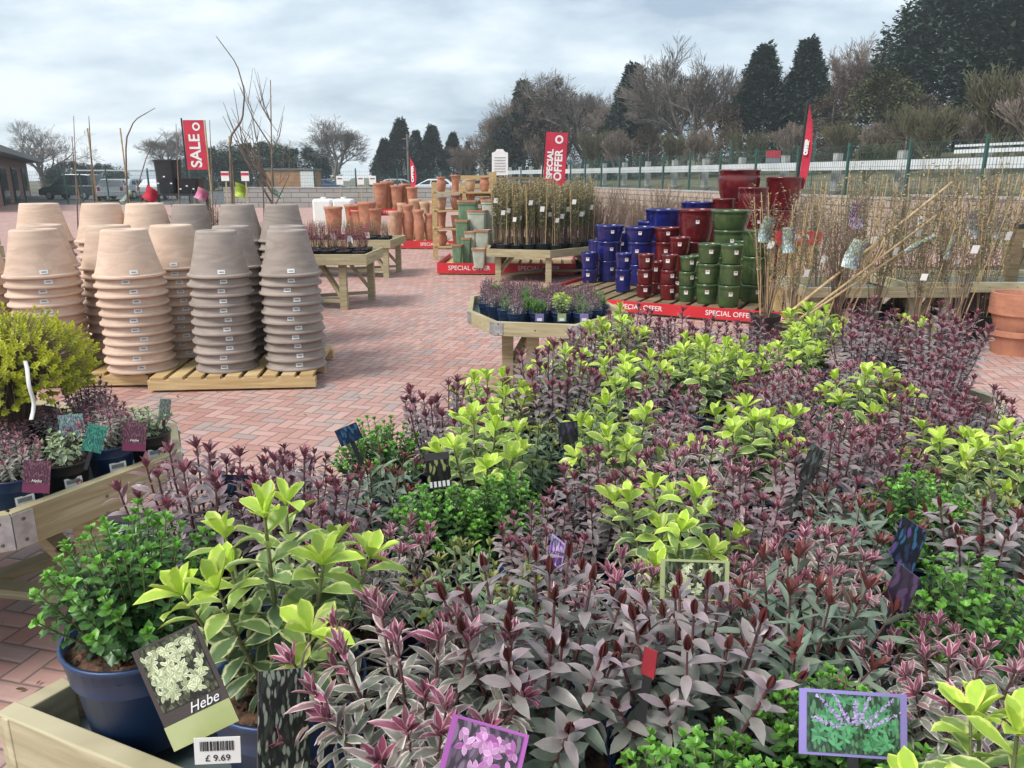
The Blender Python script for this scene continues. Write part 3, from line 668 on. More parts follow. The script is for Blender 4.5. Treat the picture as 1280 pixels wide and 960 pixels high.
def car(loc, rz, m, label, van=False):
    t = thing('parked_car', loc, label, 'car', 'cars parked beyond the back fence', rz=rz)
    h = 1.78 if van else 1.45
    body = [(-2.15, .32), (-2.2, .6), (-2.15, .95), (-1.5 if not van else -2.05, 1.0), (1.0, .98), (1.9, .86), (2.15, .7), (2.2, .4), (2.1, .3)]
    extr(body, 1.8, 1.74, .3, 1).build('body', m, t, bevel=.05)
    roof = [(-2.05 if van else -1.75, .97), (-1.85 if van else -1.2, h - .05), (-1.2 if van else -.8, h), (.1, h), (.35, h - .04), (1.25, .95)]
    extr(roof, 1.66, 1.3, .95, h).build('cabin', m, t, bevel=.04)
    for sd_ in (-1, 1):
        for (a, b_, c, d_) in (((-1.75 if van else -1.35), -.75, -.8, (-1.65 if van else -1.05)), (-.68, .12, .0, -.7), (.2, .98, .32, .08)):
            W = MB(); z0, z1 = 1.04, h - .12
            y = lambda z: sd_ * ((1.66 + (1.3 - 1.66) * (z - .95) / (h - .95)) / 2 + .008)
            W.add([(a, y(z0), z0), (b_, y(z0), z0), (c, y(z1), z1), (d_, y(z1), z1)], [(0, 1, 2, 3)]); W.build('side_window', M_['glass'], t)
        for x in (-1.35, 1.35):
            wh = MB().lathe([(.0, -.1), (.2, -.1), (.3, -.1), (.32, -.05), (.32, .08), (.3, .1), (.0, .1)], 18).build('wheel', M_['rubber'], t, (x, sd_ * .82, .32)); wh.rotation_euler.x = R(90)
            MB().lathe([(0, -.11), (.19, -.11), (.19, .11), (0, .11)], 14).build('rim', M_['metal'], wh)
        MB().box((2.17, sd_ * .62, .68), (.06, .3, .14)).build('headlight', M_['lampw'], t); MB().box((-2.17, sd_ * .7, .8), (.06, .16, .26)).build('tail_light', M_['lampr'], t)
    W = MB(); W.add([(1.22, -.72, 1.0), (1.22, .72, 1.0), (.42, .6, h - .1), (.42, -.6, h - .1)], [(0, 1, 2, 3)]); W.build('windscreen', M_['glass'], t, (.03, 0, .02))
    return t
car((*XY(93, 240, 56), 0), R(172), M_['car_dark'], 'dark grey people carrier parked at left beside the shop', True)
car((*XY(143, 240, 54), 0), R(110), M_['car_white'], 'white car parked just right of the dark people carrier')
car((*XY(168, 240, 58), 0), R(80), M_['car_silver'], 'silver car second to the right of the people carrier')
car((*XY(200, 240, 56), 0), R(95), M_['car_white'], 'white car below the black containers near the SALE flag')
car((*XY(128, 240, 70), 0), R(5), M_['car_red'], 'red car half hidden behind the people carrier')
car((*XY(404, 222, 66), 0), R(5), M_['car_blue'], 'dark blue car above the block wall')
car((*XY(500, 222, 62), 0), R(8), M_['car_silver'], 'silver car behind the stacked terracotta pots')
car((*XY(540, 222, 60), 0), R(185), M_['car_white'], 'white car right of the silver one behind the terracotta')
car((*XY(600, 222, 58), 0), R(10), M_['car_silver'], 'silver car behind the wooden ornament rack')
# greenhouse-like pale canopy posts over the car park
cp = thing('trolley_shelter', (*XY(150, 230, 52), 0), 'low pale canopy on thin posts over the trolleys by the cars', 'shelter', rz=R(8))
MB().box((0, 0, 2.0), (4.6, 2.2, .08)).build('roof', M_['barrier'], cp)
for x in (-2.1, 2.1):
    for y in (-1, 1): MB().box((x, y, .98), (.07, .07, 1.96)).build('post', M_['fence'], cp)
# ------------------------------------------------------------------ pallets and stacked pots
def pallet(name, c, L, W, rz, label, group=None, h=.12, slats=9, m='pallet', strip=None, words=()):
    t = thing(name, (c[0], c[1], 0), label, 'pallet', group, rz=rz)
    for y in (-W / 2 + .03, 0, W / 2 - .03): MB().box((0, y, (h - .022) / 2 + .009), (L, .06, h - .04)).build('bearer', M_[m], t, bevel=.003)
    for k in range(3):
        for y in (-W / 2 + .03, 0, W / 2 - .03): pass
    d = MB().box((0, 0, 0), (L / slats * .72, W, .022)).mesh('slat', M_[m])
    for k in range(slats): inst('slat', d, t, (-L / 2 + L / slats * (k + .5), 0, h - .011))
    for x in (-L / 2 + .2, 0, L / 2 - .2): MB().box((x, 0, .01), (.12, W - .1, .018)).build('foot', M_[m], t)
    if strip:
        s = MB().box((0, 0, 0), (L + .02, .012, strip)).build('red_strip', M_['red'], t, (0, -W / 2 - .008, strip / 2 + .01 + (.12 if strip < .1 else .02)))
        for x in words: text('SPECIAL OFFER', strip * .62, (x, -.0085, 0), s, M_['white'], bold=.0006)
        s2 = MB().box((0, 0, 0), (.012, W, strip)).build('red_strip', M_['red'], t, (-L / 2 - .008, 0, s.location.z))
        s3 = MB().box((0, 0, 0), (.012, W, strip)).build('red_strip', M_['red'], t, (L / 2 + .008, 0, s.location.z))
    return t
def upturned(Rb, Rt, H, m, segs=40):
    b = MB(); w = .018
    prof = [(Rb - w, .0), (Rb, 0), (Rb + .004, .003), (Rb + .005, .008), (Rb + .004, .018), (Rb + .001, .0215), (Rb - .008, .0225), (Rb - .0115, .0245), (Rb - .0132, .03), (Rb - .029, .075), (Rt + (Rb - .03 - Rt) * .55, H * .55), (Rt + .006, H * .96), (Rt + .002, H * .992), (Rt - .004, H), (.03, H), (.03, H - w), (Rt - w - .012, H - w), (Rt - w + (Rb - .03 - Rt) * .55, H * .55 - w), (Rb - .045, .06), (Rb - w, .0)]
    b.lathe(prof, segs); return b.mesh('pot', m, True)
potS = upturned(.258, .16, .355, M_['sand']); potT = upturned(.235, .145, .345, M_['taupe'])
def stickmesh(r, z, w_=.045, h_=.032, lean=.0):
    b = MB(); n = 4; a0 = w_ / 2 / r
    vs = []
    for k in range(n + 1):
        a = -math.pi / 2 - a0 + 2 * a0 * k / n
        vs += [((r + .0025) * math.cos(a), (r + .0025) * math.sin(a), z - h_ / 2), ((r + .0025 - lean) * math.cos(a), (r + .0025 - lean) * math.sin(a), z + h_ / 2)]
    b.add(vs, [(2 * k, 2 * k + 2, 2 * k + 3, 2 * k + 1) for k in range(n)])
    return b.mesh('price_sticker', M_['white'])
# the sticker sits on the sloping wall just above the rim; a small block of print on it
stS = stickmesh(.2436, .050, .058, .030, .0107); stT = stickmesh(.2206, .050, .054, .030, .0107)
def printmesh(r, z, w_=.03, h_=.010):
    b = MB()
    for k in range(7): b.box((-w_ / 2 + w_ * k / 6, -r - .0035, z), (.0022, .0012, h_))
    return b.mesh('barcode', M_['ink'])
prS = printmesh(.2395, .050); prT = printmesh(.2165, .050)
def stack(x, y, n, kind, where, z0=.121, pitch=.0736):
    me, st, pr, word = (potS, stS, prS, 'sand coloured') if kind == 's' else (potT, stT, prT, 'grey-brown')
    for k in range(n):
        pos = 'topmost' if k == n - 1 else (ORD[k] + ' lowest' if k else 'lowest')
        t = thing('upturned_pot', (x + rnd.uniform(-.009, .009), y + rnd.uniform(-.008, .008), z0 + pitch * k), '%s upturned pot, %s of the %s' % (word, pos, where), 'plant pot', 'upturned clay pots stacked on pallets', rz=rnd.uniform(-.16, .16) + math.atan2(-x, y) * -1 * 0 + math.atan2(x, y) * -1)
        t.rotation_euler.x, t.rotation_euler.y = rnd.uniform(-.010, .010), rnd.uniform(-.010, .010); inst('body', me, t, rz=rnd.uniform(0, 6.28)); s = inst('price_sticker', st, t, (0, 0, 0)); inst('barcode', pr, s)
pallet('wooden_pallet', (-2.2, 6.28), 1.26, 1.05, R(5), 'pale wooden pallet under the grey-brown and nearest sand pots')
pallet('wooden_pallet', (-3.58, 6.36), 1.4, 1.05, R(3), 'wooden pallet under the sand coloured pots behind the yellow shrub')
pallet('wooden_pallet', (-3.6, 7.45), 1.5, 1.1, R(3), 'rear wooden pallet under the back row of sand pots')
pallet('wooden_pallet', (-2.42, 7.5), .8, 1.1, R(3), 'rear wooden pallet under the back row of grey-brown pots')
stack(-2.97, 6.04, 11, 's', 'big front stack at the left pallet end')
stack(-2.285, 6.06, 11, 't', 'front stack in the middle of the pallet')
stack(-1.75, 6.12, 11, 't', 'front stack at the right pallet end')
stack(-3.66, 6.04, 11, 's', 'front stack above the yellow shrub')
stack(-4.24, 6.1, 11, 's', 'front stack cut by the left edge')
for x, y, n, k, wh in ((-3.46 + .15, 6.36, 11, 's', 'middle-row stack between two front sand stacks'), (-3.9, 6.4, 11, 's', 'middle-row stack above the left of the shrub'),
        (-2.80, 6.38, 11, 's', 'middle-row stack behind the big front stack'), (-2.50 + .15 - .18, 6.36 + .02, 0, 't', ''), (-2.33, 6.43, 11, 't', 'middle-row stack behind the middle front stack'),
        (-1.86, 6.45, 11, 't', 'middle-row stack between two right front stacks')):
    if n: stack(x * 1.015, y + .2, n, k, wh)
for px, k, pos in ((41, 's', 'leftmost'), (122, 's', 'second'), (178, 's', 'third'), (235, 't', 'fourth'), (297, 't', 'fifth'), (353, 't', 'rightmost')):
    X, Y = XY(px - 12, 262, 7.05); stack(X, Y + .25, 13, k, 'back row, %s stack' % pos, pitch=.0736)
# ------------------------------------------------------------------ glazed pots on the diagonal offer platform
def gpot(w, h, m, bulge=.0, taper=.84, foot=.0):
    r = w / 2; b = MB()
    prof = [(0, 0), (r * taper * .96, 0), (r * taper, .012)]
    for k in range(1, 7):
        t = k / 7; prof.append((r * (taper + (1 - taper) * t) + bulge * math.sin(math.pi * t) * r, .012 + (h - .05) * t))
    prof += [(r * .985, h - .04), (r * 1.02, h - .034), (r * 1.03, h - .012), (r * 1.015, h), (r * .93, h), (r * .92, h - .02), (r * .8, h * .25), (0, h * .2)]
    b.lathe(prof, 32); return b.mesh('pot', m, True)
M_['redsign'] = M_['red']
EX, EY = math.cos(R(-27)), math.sin(R(-27))
pallet('offer_platform', (2.25, 9.9), 3.6, 2.0, R(-27), 'low red-edged platform reading OFFER under the glazed pots', slats=18, m='post', strip=.13, words=(-1.35, -.3, .75, 1.5), h=.12)
cols_ = [ # px, depth, tops, widths(px), material, words
 ('blue', 737, 11.15, [336, 315], [18.5] * 2, 'lowest front stack at the left end'),
 ('blue', 760, 11.3, [325, 301, 281], [24, 27, 31], 'stack behind the lowest left pair'),
 ('blue', 780, 10.2, [336, 316], [18] * 2, 'small front stack next to the red pots'),
 ('blue', 799, 10.85, [330, 302, 283], [24, 27, 33], 'stack behind the small front pair'),
 ('blue', 826, 11.5, [300, 261], [33, 38], 'tall stack with a wide pot beside oxblood'),
 ('blue', 867, 12.3, [290, 252], [33, 35], 'rearmost blue stack peeping over the oxblood pot'),
 ('red', 807, 9.75, [355, 336, 317], [18] * 3, 'front stack beside the blue ones'),
 ('red', 837, 9.55, [355, 337, 318], [18] * 3, 'front stack beside the green ones'),
 ('red', 822, 10.1, [352, 326], [19] * 2, 'stack tucked between the two front red stacks'),
 ('red', 832, 10.7, [330, 302, 284], [25, 26, 28], 'middle stack under the wide blue pot'),
 ('red', 867, 10.5, [301, 261], [31, 41], 'central stack topped by a big straight pot'),
 ('red', 900, 12.0, [290, 248], [26, 24], 'rear stack left of the bulbous pot'),
 ('red', 916, 12.6, [252, 212], [38, 43], 'rear stack topped by the highest bulbous pot'),
 ('red', 935, 11.6, [275, 234], [32, 31], 'rear stack right of the bulbous pot'),
 ('red', 971, 12.6, [262, 221], [36, 38], 'rear right stack near the feather flag'),
 ('red', 940, 11.0, [300, 262], [26, 24], 'stack behind the green pots on the right'),
 ('blue', 748, 11.6, [330, 300], [22, 24], 'stack at the rear left of the display'),
 ('blue', 772, 11.9, [325, 290], [26, 30], 'rear stack behind the second left one'),
 ('blue', 812, 11.6, [320, 276], [28, 30], 'rear stack left of the widest blue pot'),
 ('red', 849, 10.2, [345, 318, 296], [22, 22, 23], 'stack between the middle and central red ones'),
 ('red', 884, 11.2, [310, 268], [30, 32], 'rear stack behind the widest green pot'),
 ('green', 930, 9.7, [350, 322, 300], [24, 24, 24], 'stack between two right-hand green ones'),
 ('green', 874, 9.9, [345, 318], [22, 22], 'half hidden stack behind the slim front one'),
 ('green', 860, 9.42, [357, 339, 320], [18.5] * 3, 'slim front stack beside the red ones'),
 ('green', 886, 9.25, [354, 329, 304], [24, 25, 25], 'front stack second from the left'),
 ('green', 914, 9.0, [356, 330, 305], [24, 25, 25], 'front stack at the right'),
 ('green', 909, 9.9, [320, 287, 262], [32, 34, 42], 'tall stack topped by the widest green pot'),
 ('green', 944, 9.4, [355, 320, 287], [28, 29, 30], 'rear right stack beside the climbers'),
]
mm = {'blue': 'gblue', 'red': 'gred', 'green': 'ggreen'}; nm = {'blue': 'cobalt blue', 'red': 'oxblood red', 'green': 'moss green'}
for c, px, d, tops, ws, wh in cols_:
    X, Y = XY(px, 330, d); zs = [WP(px, t, Y).z for t in tops]; z = .121
    hs = []; lo = zs[0] - z; steps = [b - a for a, b in zip(zs, zs[1:])]; ref = steps[0] if steps else .4
    nb_ = max(1, round(lo / max(ref * 1.15, .2)))
    hs = [lo / nb_] * nb_ + steps; wl = [ws[0]] * nb_ + ws[1:]
    for k, (h, wpx) in enumerate(zip(hs, wl)):
        top = k == len(hs) - 1
        pos = 'topmost' if top else ('lowest' if k == 0 else ORD[k] + ' lowest')
        t = thing('glazed_pot', (X + rnd.uniform(-.006, .006), Y, z), '%s glazed pot, %s of the %s' % (nm[c], pos, wh), 'plant pot', 'glazed pots on the offer platform', rz=rnd.uniform(-.4, .4))
        W = wpx / FP * d * 1.13; bul = .10 if (top and px in (916, 935)) else .02
        inst('body', gpot(W, h - .001, M_[mm[c]], bul, .88 if not top else .8), t)
        if wpx < 36 or px == 867:
            s = MB().box((0, 0, 0), (.045, .003, .045)).build('price_sticker', M_['white'], t, (0, -W / 2 * .985 - .004, h * .62)); MB().box((0, 0, 0), (.03, .002, .012)).build('red_mark', M_['redflag'], s, (0, -.0022, .012))
        z += h
# low red-printed crates near the flag at right of the platform
X, Y = XY(985, 360, 9.0)
t = thing('offer_stand', (X, Y, 0), 'narrow wooden stand with a red printed top band beside the green pots', 'stand')
for x in (-.17, .17):
    for y in (-.14, .14): MB().box((x, y, .43), (.05, .05, .86)).build('leg', M_['pallet'], t)
b = MB(); [b.box((x, -.17, .45), (.075, .015, .82)) for x in (-.15, -.05, .05, .15)]; b.build('slat_front', M_['pallet'], t)
s = MB().box((0, -.18, .94), (.52, .02, .14)).build('top_band', M_['red'], t); text('OFFER', .09, (0, -.192, .94), s, M_['white'], bold=.002)
MB().box((0, 0, .87), (.5, .36, .02)).build('top', M_['pallet'], t)
# ------------------------------------------------------------------ flags
def flag(loc, zb, zt, wd, words, label, rz, lean=0, tilt_sign=1, curved=False, psize=.3):
    t = thing('promo_flag', loc, label, 'flag', 'red promotional flags', rz=rz)
    t.rotation_euler.y = lean
    MB().box((0, 0, .02), (.5, .5, .04)).build('base', M_['black'], t, bevel=.01)
    MB().tube([(0, 0, .04), (0, 0, zt + .05)], .022, 8).build('pole', M_['black'], t)
    H = zt - zb; b = MB(); n = 14; vs = []
    for k in range(n + 1):
        tt = k / n; z = zb + H * tt
        x0 = .03; x1 = x0 + wd * (1 if not curved else (.35 + .65 * math.sin(math.pi * min(1, tt * .9 + .1)) ** .7) * (1 - .75 * max(0, tt - .8) / .2))
        off = .03 * math.sin(tt * 5)
        for y in (-.004, .004): vs += [(x0, y, z), (x1, y + (off if curved else 0), z)]
    fs = []
    for k in range(n):
        a = 4 * k; fs += [(a, a + 1, a + 5, a + 4), (a + 2, a + 6, a + 7, a + 3), (a, a + 4, a + 6, a + 2), (a + 1, a + 3, a + 7, a + 5)]
    fs += [(0, 2, 3, 1), (4 * n, 4 * n + 1, 4 * n + 3, 4 * n + 2)]
    b.add(vs, fs); ban = b.build('banner', M_['redflag'], t)
    for body, sz, dx, zz_ in words:
        text(body, sz, (.03 + dx * wd, -.010 if not curved else -.02, zb + zz_ * H), ban, M_['white'], rot=(R(90), R(-90), 0), bold=.009)
    # round emblem near the top
    if not curved:
        cx, cz, r = .03 + wd * .62, zb + H * .87, wd * .19
        e_ = MB(); e_.add([(cx + r * math.cos(a * .3142), -.009, cz + r * math.sin(a * .3142)) for a in range(20)], [tuple(range(20))]); e_.build('emblem', M_['white'], ban)
        e_ = MB(); e_.add([(cx + r * .55 * math.cos(a * .3142), -.0105, cz + r * .55 * math.sin(a * .3142)) for a in range(20)], [tuple(range(20))]); e_.build('emblem_centre', M_['redflag'], ban)
    return t
d = 21; X, Y = XY(232, 200, d); flag((X, Y, 0), Z(212, d), Z(151, d), .56, [('SALE', .41, .50, .38)], 'red flag reading SALE on a black pole at left', R(0), lean=R(0))
d = 20; X, Y = XY(674, 200, d); flag((X, Y, 0), Z(231, d), Z(165, d), .56, [('SPECIAL', .205, .27, .40), ('OFFER', .27, .66, .385)], 'red flag reading SPECIAL OFFER left of the great bare oak', R(0), lean=R(3))
d = 12.5; X, Y = XY(985, 290, d); f_ = flag((X, Y, 0), WP(996, 236, Y).z, WP(996, 130, Y).z, .13, [('OFFER', .08, .45, .5)], 'narrow curved red feather flag seen nearly edge-on above the climbers', R(-50), lean=R(3), curved=True)
d = 24; X, Y = XY(513, 230, d); flag((X, Y, 0), Z(235, d), Z(196, d), .28, [('OFFER', .17, .5, .45)], 'small dark and pale feather flag behind the terracotta pots', R(-50), curved=True)
# ------------------------------------------------------------------ far terracotta display
def urn(w, h, m, kind=0):
    r = w / 2
    P_ = {0: [(0, 0), (.62, 0), (.8, .3), (.92, .7), (.96, .9), (1.05, .93), (1.05, 1), (.9, 1), (.85, .8), (0, .6)],
          1: [(0, 0), (.6, 0), (.72, .12), (.98, .45), (.95, .62), (.7, .82), (.72, .86), (.92, .93), (.95, 1), (.8, 1), (.62, .86), (0, .7)],
          2: [(0, 0), (.7, 0), (.6, .04), (.66, .2), (.74, .6), (.9, .9), (1.0, .93), (1.0, 1), (.85, 1), (.7, .7), (0, .6)]}[kind]
    b = MB(); b.lathe([(a * r, z * h) for a, z in P_], 24); return b.mesh('urn', m, True)
pallet('offer_pallet', (*XY(524, 303, 18.4),), 2.1, 1.5, R(-4), 'red edged pallet carrying the front row of ribbed terracotta urns', strip=.16, words=(-.55, .5), slats=10)
pallet('offer_pallet', (*XY(440, 275, 19.6),), 2.6, 1.5, R(-4), 'red edged pallet under terracotta pots behind the left benches', strip=.14, words=(0,), slats=10)
jar = [(457, 430, 545, 42, 1, 18.0), (470, 432, 545, 42, 0, 18.1), (512, 405, 545, 46, 1, 18.2), (553, 425, 545, 42, 1, 18.0), (592, 440, 545, 42, 1, 18.1), (610, 392, 545, 40, 0, 18.9), (575, 395, 545, 44, 1, 18.9), (540, 385, 545, 44, 0, 19.0), (490, 400, 545, 36, 2, 18.9)]
for i, (x, y0, y1, w_, k, d) in enumerate(sorted(jar)):
    px = 340 + x / 3; X, Y = XY(px, 290, d); zt = Z(120 + y0 / 3, d)
    t = thing('terracotta_urn', (X, Y, .121), 'weathered terracotta %s on the far red-edged pallet, %s from the left' % (('pot', 'ribbed jar', 'tall vase')[k], ['first', 'second', 'third', 'fourth', 'fifth', 'sixth', 'seventh', 'eighth', 'ninth'][i]), 'plant pot', 'terracotta urns on the far pallet', rz=i)
    inst('body', urn(w_ / 3 / FP * d, max(.3, zt - .121), M_['terra_pale' if i % 2 == 0 else 'terra'], k), t)
# upper tier: rough shelf frame holding tall pots
sh = thing('display_shelf', (*XY(492, 262, 19.8), 0), 'wooden shelf with a red front strip holding tall terracotta pots', 'shelf', rz=R(-3))
zt = Z(262, 19.8)
MB().box((0, 0, zt - .04), (2.1, .7, .06)).build('board', M_['pallet'], sh); s = MB().box((0, -.37, zt - .05), (2.12, .015, .17)).build('red_strip', M_['red'], sh); text('SPECIAL OFFER', .1, (-.3, -.009 - .37, zt - .05), s, M_['white'])
for x in (-.95, 0, .95):
    for y in (-.28, .28): MB().box((x, y, zt / 2 - .035), (.08, .08, zt - .07)).build('leg', M_['pallet'], sh)
for i, (px, py, wpx, k) in enumerate(((477, 228, 17, 0), (484, 226, 18, 2), (497, 231, 15, 0), (506, 229, 15, 2), (516, 233, 14, 0))):
    d = 19.8; X, Y = XY(px, 250, d)
    t = thing('terracotta_pot', (X, Y + (.12 if i % 2 else -.1), zt - .01), 'tall plain terracotta pot on the raised red-striped shelf, %s from the left' % ['first', 'second', 'third', 'fourth', 'fifth'][i], 'plant pot', 'tall terracotta pots on the raised shelf')
    inst('body', urn(wpx / FP * d, Z(py, d) - zt, M_['terra'], k), t)
for i, (px, py, wpx) in enumerate(((418, 258, 22), (440, 256, 24), (460, 252, 22), (450, 262, 20), (468, 260, 20))):
    d = 19.4 + .2 * (i % 2); X, Y = XY(px, 270, d)
    t = thing('terracotta_pot', (X, Y + (.3 if i in (1,) else -.1), .121), 'squat terracotta pot on the pallet behind the left benches, number %s along' % ['one', 'two', 'three', 'four', 'five'][i], 'plant pot', 'squat terracotta pots behind the left benches')
    t['label'] = ['squat terracotta pot at the left end behind the pink flowering pots', 'terracotta pot behind the pink flowers beside the white tank', 'tall terracotta pot just left of the red-striped shelf', 'terracotta pot low behind the heather bench', 'squat terracotta pot touching the urn pallet'][i]
    inst('body', urn(wpx / FP * d, max(.35, Z(py, d) - .121), M_['terra'], 0), t)
for px, wpx, pos in ((405, 24, 'left'), (430, 24, 'right')):
    d = 21; X, Y = XY(px, 260, d); t = thing('water_tank', (X, Y, 0), 'white plastic water container, the %s one of a pair' % pos, 'container', 'pair of white containers')
    MB().box((0, 0, Z(250, d) / 2 + .03), (wpx / FP * d, .5, Z(250, d) - .0)).build('body', M_['white'], t, bevel=.06); MB().box((0, 0, .03), (.6, .55, .06)).build('base', M_['pallet'], t)
    MB().lathe([(0, 0), (.07, 0), (.07, .05), (0, .05)], 12).build('cap', M_['white'], t, (0, 0, Z(250, d) + .03))
# ------------------------------------------------------------------ green and white planters, ornament rack
cx_, cy_ = XY(636, 328, 13.6)
pallet('offer_pallet', (cx_ - .0, cy_ + .2), 2.3, 1.7, R(-3), 'red edged pallet reading SPECIAL OFFER under sage and white square planters', strip=.17, words=(-.62, .55), slats=12)
pallet('offer_pallet', (cx_ + 1.75, cy_ + .35), 1.1, 1.3, R(-3), 'small red edged pallet reading SPECIAL OFFER below the climber bench', strip=.17, words=(0,), slats=8)
def sqpot(w, h, m):
    b = MB(); r = w / 2 * 1.0
    for i, (k, z) in enumerate(((0, 0), (.72, 0), (.74, .02), (.95, .93), (1.0, .94), (1.0, 1), (.88, 1), (.84, .9), (0, .85))): pass
    prof = [(.0, 0), (.68, 0), (.94, .93), (1.0, .94), (1.0, 1), (.86, 1), (.82, .9), (0, .85)]
    b.lathe([(a * r, z * h) for a, z in prof], 32, sq=7); return b.mesh('planter', m, False)
for i, (x, y0, y1, wz, k, lab) in enumerate(((738, 390, 600, 76, 'g', 'tallest sage green square planter at the back left'), (716, 462, 610, 52, 'g', 'sage green planter of middle height at the left'), (695, 555, 615, 40, 'g', 'smallest sage green planter at the front left'), (730, 530, 618, 36, 'g', 'small sage green planter in front of the tall one'),
      (826, 388, 610, 78, 'w', 'tallest white square planter at the back'), (772, 426, 612, 74, 'w', 'white square planter second in height'), (745, 506, 615, 44, 'w', 'narrow white planter between the green and white groups'), (790, 500, 615, 60, 'w', 'middle-sized white planter in front'), (778, 570, 625, 56, 'w', 'smallest white planter at the front'), (822, 560, 622, 50, 'w', 'low white planter beside the bench leg'))):
    px = 340 + x / 3; py = 120 + y0 / 3; d = 13.9 - (y0 - 388) / 180 * .9; X, Y = XY(px, 320, d); h = Z(py, d) - .121
    t = thing('square_planter', (X, Y, .121), lab, 'planter', 'sage and white square planters', rz=R(-3)); W = wz / 3 / FP * d
    inst('body', sqpot(W, h, M_['vgreen' if k == 'g' else 'vwhite']), t); rm = MB(); rm.lathe([(W / 2 * 1.0, h - .03), (W / 2 * 1.04, h - .028), (W / 2 * 1.04, h + .004), (W / 2 * .86, h + .004)], 32, sq=7); rm.build('rim', M_['terra'], t)
# wooden display rack with ornaments
d = 15.5; X, Y = XY(582, 265, d)
rk = thing('ornament_rack', (X, Y, 0), 'tall open rack of pale pallet wood holding terracotta ornaments', 'shelf', rz=R(8))
zt = Z(215, d); 
for x in (-.62, -.05, .55):
    for y in (-.3, .3): MB().box((x, y, zt / 2 - (.1 if x < 0 else 0)), (.07, .07, zt - (.2 if x < 0 else 0))).build('post', M_['pallet'], rk)
for k, z in enumerate((.25, .6, .95, 1.3)):
    sl_ = MB(); [sl_.box((0, y, z), (1.3, .13, .03)) for y in (-.27, -.09, .09, .27)]; sl_.build('shelf_board', M_['pallet'], rk)
bk = MB(); [bk.box((.25, .34, z), (.62, .02, .09)) for z in np.arange(.3, zt, .16)]; bk.build('back_slats', M_['pallet'], rk)
n_ = 0
for k, z in enumerate((.27, .62, .97, 1.32)):
    for x in (-.48, -.2, .1, .38):
        n_ += 1; t = thing('terracotta_ornament', Matrix.Rotation(R(8), 4, 'Z') @ Vector((x, -.08, 0)) + Vector((X, Y, z - .004)), '%s terracotta ornament on the %s shelf of the pale rack' % (['leftmost', 'second', 'third', 'rightmost'][[-.48, -.2, .1, .38].index(x)], ['bottom', 'second', 'third', 'top'][k]), 'ornament', 'terracotta ornaments on the rack')
        inst('body', urn(.2, .24 + .04 * (n_ % 3), M_['terra' if n_ % 3 else 'terra_pale'], n_ % 3), t)
d = 17; X, Y = XY(645, 225, d); zt = Z(221, d)
tb = thing('hardwood_shelf', (X, Y, 0), 'brown timber shelf unit stacked with brown bowls behind the climbers', 'shelf')
MB().box((0, 0, zt - .03), (1.0, .6, .05)).build('top', M_['post'], tb); MB().box((0, 0, zt - .35), (1.0, .6, .04)).build('shelf_board', M_['post'], tb); MB().box((0, 0, zt - .7), (1.0, .6, .04)).build('shelf_board', M_['post'], tb)
for x in (-.47, .47):
    for y in (-.26, .26): MB().box((x, y, zt / 2 - .03), (.06, .06, zt - .06)).build('post', M_['post'], tb)
for k, (x, z) in enumerate(((-.3, zt - .33), (.02, zt - .33), (.32, zt - .33), (-.28, zt - .68), (.05, zt - .68), (.33, zt - .68))):
    t = thing('terracotta_bowl', (X + x, Y - .1, z), '%s brown terracotta bowl on the %s board of the timber shelf' % (('left', 'middle', 'right')[k % 3], 'upper' if k < 3 else 'lower'), 'bowl', 'terracotta bowls on the timber shelf'); inst('body', urn(.27, .2, M_['terra'], 0), t)
# black containers by the SALE flag
bs = thing('container_stand', (*XY(222, 250, 12), 0), 'dark metal stand holding black containers below the SALE flag', 'stand')
z1, z2 = Z(243, 12), Z(224, 12)
for x in (-.38, .38):
    for y in (-.2, .2): MB().box((x, y, z1 / 2), (.035, .035, z1)).build('leg', M_['black'], bs)
MB().box((0, 0, z1), (.82, .46, .03)).build('top', M_['black'], bs)
for k, (px, w_, zb, zt, lab) in enumerate(((211, .34, z1 + .017, Z(200, 12), 'taller black container with pale labels left below the SALE flag'), (238, .34, z1 + .017, Z(223, 12), 'lower black container with pale labels right below the SALE flag'))):
    X, Y = XY(px, 220, 12); t = thing('black_container', (X, Y, zb), lab, 'container'); h = zt - zb; b = MB(); b.lathe([(0, 0), (w_ / 2 * .8, 0), (w_ / 2 * .98, h * .95), (w_ / 2 * 1.04, h * .95), (w_ / 2 * 1.04, h), (w_ / 2 * .9, h), (w_ / 2 * .75, .05), (0, .05)], 24, sq=6); b.build('body', M_['black'], t)
    for q in range(3): MB().box((-.1 + q * .1, -w_ / 2 * .99 - .01, h * (.3 + .2 * (q % 2))), (.03, .004, .02)).build('label_patch', M_['white'], t)
